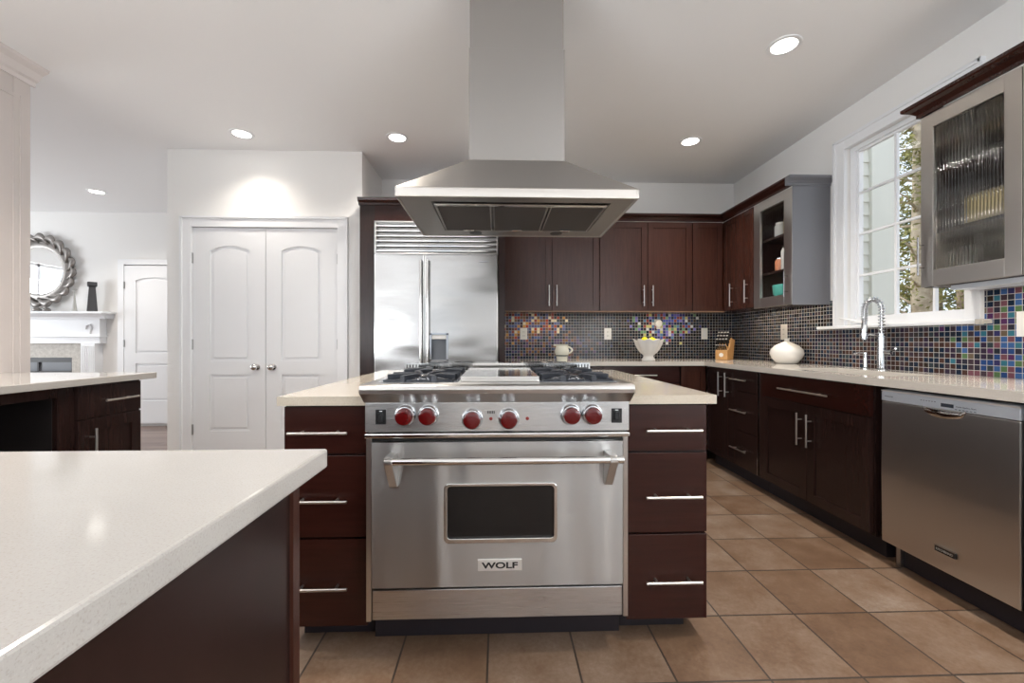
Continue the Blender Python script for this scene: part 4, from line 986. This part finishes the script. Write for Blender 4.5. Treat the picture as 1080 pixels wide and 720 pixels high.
# ------------------------------------------------------------------ living room: fireplace, mirror, ornaments
FC = -5.86; WF = 5.7
t = thing('fireplace', (FC, WF-.1, 0), 'white fireplace mantelpiece with pale stone surround on the far wall', 'fireplace')
hw = .93
b = B().box(FC-hw, FC+hw, WF-.20, WF-.001, 1.445, 1.472).prism([(WF-.19, 1.445), (WF-.13, 1.40), (WF-.13, 1.385), (WF-.001, 1.385), (WF-.001, 1.445)], 'x', FC-hw+.03, FC+hw-.03)
mk('mantel_shelf', b, 'trim', t, bevel=.003)
mk('frieze', B().box(FC-hw+.12, FC+hw-.12, WF-.10, WF-.001, 1.07, 1.385).box(FC-hw+.10, FC+hw-.10, WF-.12, WF-.001, 1.15, 1.17), 'trim', t, bevel=.003)
for sgn in (-1, 1):
    xa, xb = sorted((FC+sgn*.59, FC+sgn*.76)); b = B().box(xa, xb, WF-.115, WF-.001, 0, 1.07).box(xa-.01, xb+.01, WF-.125, WF-.001, 0, .15)
    for i in range(6): b.box(xa+.016+i*.026, xa+.026+i*.026, WF-.122, WF-.114, .2, 1.04)
    pz = mk('pilaster', b, 'trim', t)
    xc = (xa+xb)/2; mk('carved_scroll', B().tube([(xc-.03, WF-.105, 1.25), (xc-.02, WF-.108, 1.30), (xc+.02, WF-.108, 1.31), (xc+.035, WF-.108, 1.27), (xc+.02, WF-.105, 1.23), (xc+.02, WF-.105, 1.19)], .010, 8), 'trim', pz, smooth=True)
mk('stone_surround', B().box(FC-.59, FC+.59, WF-.06, WF-.001, .89, 1.07).box(FC-.59, FC-.43, WF-.06, WF-.001, 0, .89).box(FC+.43, FC+.59, WF-.06, WF-.001, 0, .89), 'travertine', t)
fb = mk('firebox', B().box(FC-.43, FC+.43, WF-.03, WF-.001, .0, .89), 'stone_dark', t)
mk('glass_door_frame', B().box(FC-.43, FC+.43, WF-.05, WF-.03, .83, .89).box(FC-.01, FC+.01, WF-.05, WF-.03, 0, .83).box(FC+.41, FC+.43, WF-.05, WF-.03, 0, .83).box(FC-.43, FC-.41, WF-.05, WF-.03, 0, .83).box(FC-.43, FC+.43, WF-.05, WF-.03, .70, .72), 'charcoal', fb)
# round mirror with overlapping leaves
mz = 2.0
t = thing('mirror', (FC, WF-.03, mz-.44), 'round mirror in a frame of silver leaves above the mantelpiece', 'mirror')
mk('mirror_glass', B().lathe((FC, WF-.03, mz), [(.315, 0), (.315, -.006), (.001, -.006)], 48, 'y'), 'mirror', t)
mk('back_ring', B().lathe((FC, WF-.002, mz), [(.30, 0), (.30, -.035), (.325, -.045), (.345, -.04), (.40, -.02), (.40, 0)], 48, 'y'), 'silver_leaf', t, smooth=True)
n = 20
for i in range(n):
    a = 2*PI*i/n; b = B(); st = []
    for j in range(9):
        s_ = j/8; ang = a+s_*.50; r_ = .335+.105*math.sin(PI*min(1, s_*.8+.05)); wd = .045*math.sin(PI*(s_*.93+.05))
        c0 = Vector((FC+r_*math.cos(ang), WF-.055-.02*math.sin(PI*s_), mz+r_*math.sin(ang))); rad = Vector((math.cos(ang), 0, math.sin(ang)))
        st.append([b.m.verts.new(c0-rad*wd+Vector((0, .02, 0))), b.m.verts.new(c0), b.m.verts.new(c0+rad*wd+Vector((0, .02, 0)))])
    for u, v in zip(st, st[1:]):
        for q in (0, 1): b.m.faces.new((u[q], u[q+1], v[q+1], v[q]))
    l_ = mk('leaf', b, 'silver_leaf', t, smooth='all'); l_.modifiers.new('solid', 'SOLIDIFY').thickness = .008
SZ = 1.4725
mk('vase', B().prism([(-5.205, WF-.13), (-5.080, WF-.13), (-5.080, WF-.06), (-5.205, WF-.06)], 'z', SZ+.31, SZ+.375).box(-5.185, -5.10, WF-.125, WF-.065, SZ+.27, SZ+.31)
   .box(-5.0, -5.0, WF-.1, WF-.1, SZ, SZ) if False else B().lathe((-5.143, WF-.10, SZ), [(.070, 0), (.070, .01), (.044, .30), (.044, .315), (.060, .32), (.064, .33), (.064, .375), (.05, .378), (.001, .36)], 4), 'charcoal', bevel=.004,
   label='tall dark grey flared vase at the right end of the mantelpiece', cat='vase')
mk('candlestick', B().lathe((-5.36, WF-.10, SZ), [(.028, 0), (.026, .01), (.010, .16), (.006, .25), (.007, .265), (.024, .275), (.026, .285), (.001, .285)], 18), 'glazed', smooth=True, label='slim pale candlestick beside the dark vase on the mantelpiece', cat='candlestick')
mk('ornament', B().lathe((-5.80, WF-.12, SZ), [(.03, 0), (.045, .01), (.045, .03), (.02, .045), (.001, .05)], 14).tube([(-5.79, WF-.12, SZ+.04), (-5.75, WF-.12, SZ+.06), (-5.74, WF-.12, SZ+.05)], .01, 8), 'silver_leaf', smooth=True, label='small silver ornament on the mantelpiece, farther left under the mirror', cat='ornament')
mk('ornament', B().lathe((-5.68, WF-.12, SZ), [(.03, 0), (.04, .01), (.038, .03), (.02, .045), (.001, .05)], 14).tube([(-5.68, WF-.12, SZ+.04), (-5.71, WF-.12, SZ+.065), (-5.73, WF-.12, SZ+.06)], .01, 8), 'silver_leaf', smooth=True, label='small silver ornament on the mantelpiece, nearer the candlestick', cat='ornament')
outlet(Face('-y', WF), -4.95+.03, -4.92+.08, 1.09, 1.21, 'white wall switch between mantelpiece and far door', 'white_plastic', 'switch')

# ------------------------------------------------------------------ outside the window
t_ = struct('ground', B().box(XR+.16, 40, -12, 30, -.9, -.6), 'leaf_litter'); t_['kind'] = 'structure'
# house wall returning beyond the window: clapboards and a white corner post
hy = 4.02
t = thing('house_wing', (3.1, hy+.2, -.6), 'white clapboard wing of the house seen through the window', 'building')
b = B(); z = -.5; k = 0
while z < 4.4:
    b.prism([(hy-.018, z), (hy-.018, z+.01), (hy-.002, z+.135), (hy+.02, z+.135), (hy+.02, z)], 'x', XR+.10, 3.60); z += .128
mk('clapboards', b, 'exterior_trim', t)
mk('wall_core', B().box(XR+.10, 3.62, hy+.02, hy+1.5, -.6, 4.5), 'exterior_trim', t)
mk('corner_board', B().box(3.595, 3.79, hy-.045, hy+.1, -.6, 4.5), 'exterior_trim', t, bevel=.004)
mk('corner_board', B().box(3.795, 3.875, hy-.03, hy+1.5, -.6, 4.5), 'exterior_trim', t, bevel=.004)

def tree(x, y, h, r, label, fol, nb, lean=0, bark='bark', size=.10, crown=(.15, 1.0), spread=1.6, nl=2600):
    t = thing('tree', (x, y, -.62), label, 'tree', 'trees outside the window')
    pts = [(x+lean*i/8+.05*math.sin(i*1.7), y+.05*math.cos(i*1.3), -.62+h*i/8) for i in range(9)]
    mk('trunk', B().tube(pts, [r*(1-.75*i/8) for i in range(9)], 12), bark, t, smooth='all')
    b = B(); tips = []
    for i in range(nb):
        s_ = crown[0]+(crown[1]-crown[0])*random.random(); j = min(int(s_*8), 7); p = Vector(pts[j]).lerp(Vector(pts[j+1]), s_*8-j)
        a = random.random()*2*PI; L = spread*(1.15-s_)*random.uniform(.5, 1); q = p+Vector((math.cos(a)*L, math.sin(a)*L, L*random.uniform(-.15, .5))); mid = p.lerp(q, .5)+Vector((0, 0, .1*L))
        b.tube([p, mid, q], [r*.16, r*.09, r*.03], 5); tips += [mid, q, p.lerp(q, .75)]
    mk('branches', b, bark, t, smooth='all')
    if fol:
        b = B()
        for i in range(int(nl*1.9)):
            c = random.choice(tips)+Vector((random.gauss(0, .22), random.gauss(0, .22), random.gauss(0, .17)))
            u = Vector((random.gauss(0, 1), random.gauss(0, 1), random.gauss(0, .6))).normalized(); v = u.cross(Vector((random.gauss(0, 1), random.gauss(0, 1), random.gauss(0, 1)))).normalized()
            s1 = size*.62*random.uniform(.5, 1.2); b.face([c-u*s1, c+v*s1*.35, c+u*s1, c-v*s1*.35])
        f = mk('foliage', b, fol, t); f['kind'] = 'stuff'
    return t
tree(8.2, 8.0, 9, .20, 'evergreen tree with a tan trunk, second pane from the left', 'needles', 40, bark='pale_bark', nl=2600)
tree(9.6, 8.4, 10, .22, 'yellowish evergreen behind the near steel cabinet edge', 'needles', 40, nl=3000)
tree(11.2, 9.3, 10, .13, 'slim tan trunk rising beyond the yellowish evergreen', 'dark_needles', 36, bark='pale_bark', nl=2400)
tree(12.0, 11.4, 12, .26, 'tall dark evergreen farther back beyond the window', 'dark_needles', 50, size=.14, nl=3200)
tree(14.5, 11.0, 12, .26, 'broad evergreen in the far background beyond the window', 'needles', 50, size=.14, nl=3000)
tree(9.5, 6.6, 9, .18, 'evergreen tree seen below the near steel cabinet', 'dark_needles', 36, nl=2200)
def bush(x, y, h, label):
    b = B()
    for i in range(70):
        a = random.random()*2*PI; L = h*random.uniform(.6, 1); p = Vector((x+random.gauss(0, .12), y+random.gauss(0, .12), -.62)); d_ = Vector((math.cos(a)*.55, math.sin(a)*.55, 1)).normalized()
        pts = [p]
        for k_ in range(5):
            d_ = (d_+Vector((random.gauss(0, .22), random.gauss(0, .22), random.gauss(0, .12)))).normalized(); pts.append(pts[-1]+d_*L/5)
        b.tube(pts, [.016, .013, .010, .008, .005, .003], 5)
    mk('bush', b, 'twig', smooth='all', label=label, cat='bush', group='bare bushes outside the window')
bush(6.2, 6.4, 2.0, 'bare brown bush low outside, behind the faucet pane'); bush(7.9, 6.9, 2.0, 'bare brown bush low outside, in the middle pane'); bush(8.0, 5.0, 2.0, 'bare brown bush low outside, in the last pane before the tiles')
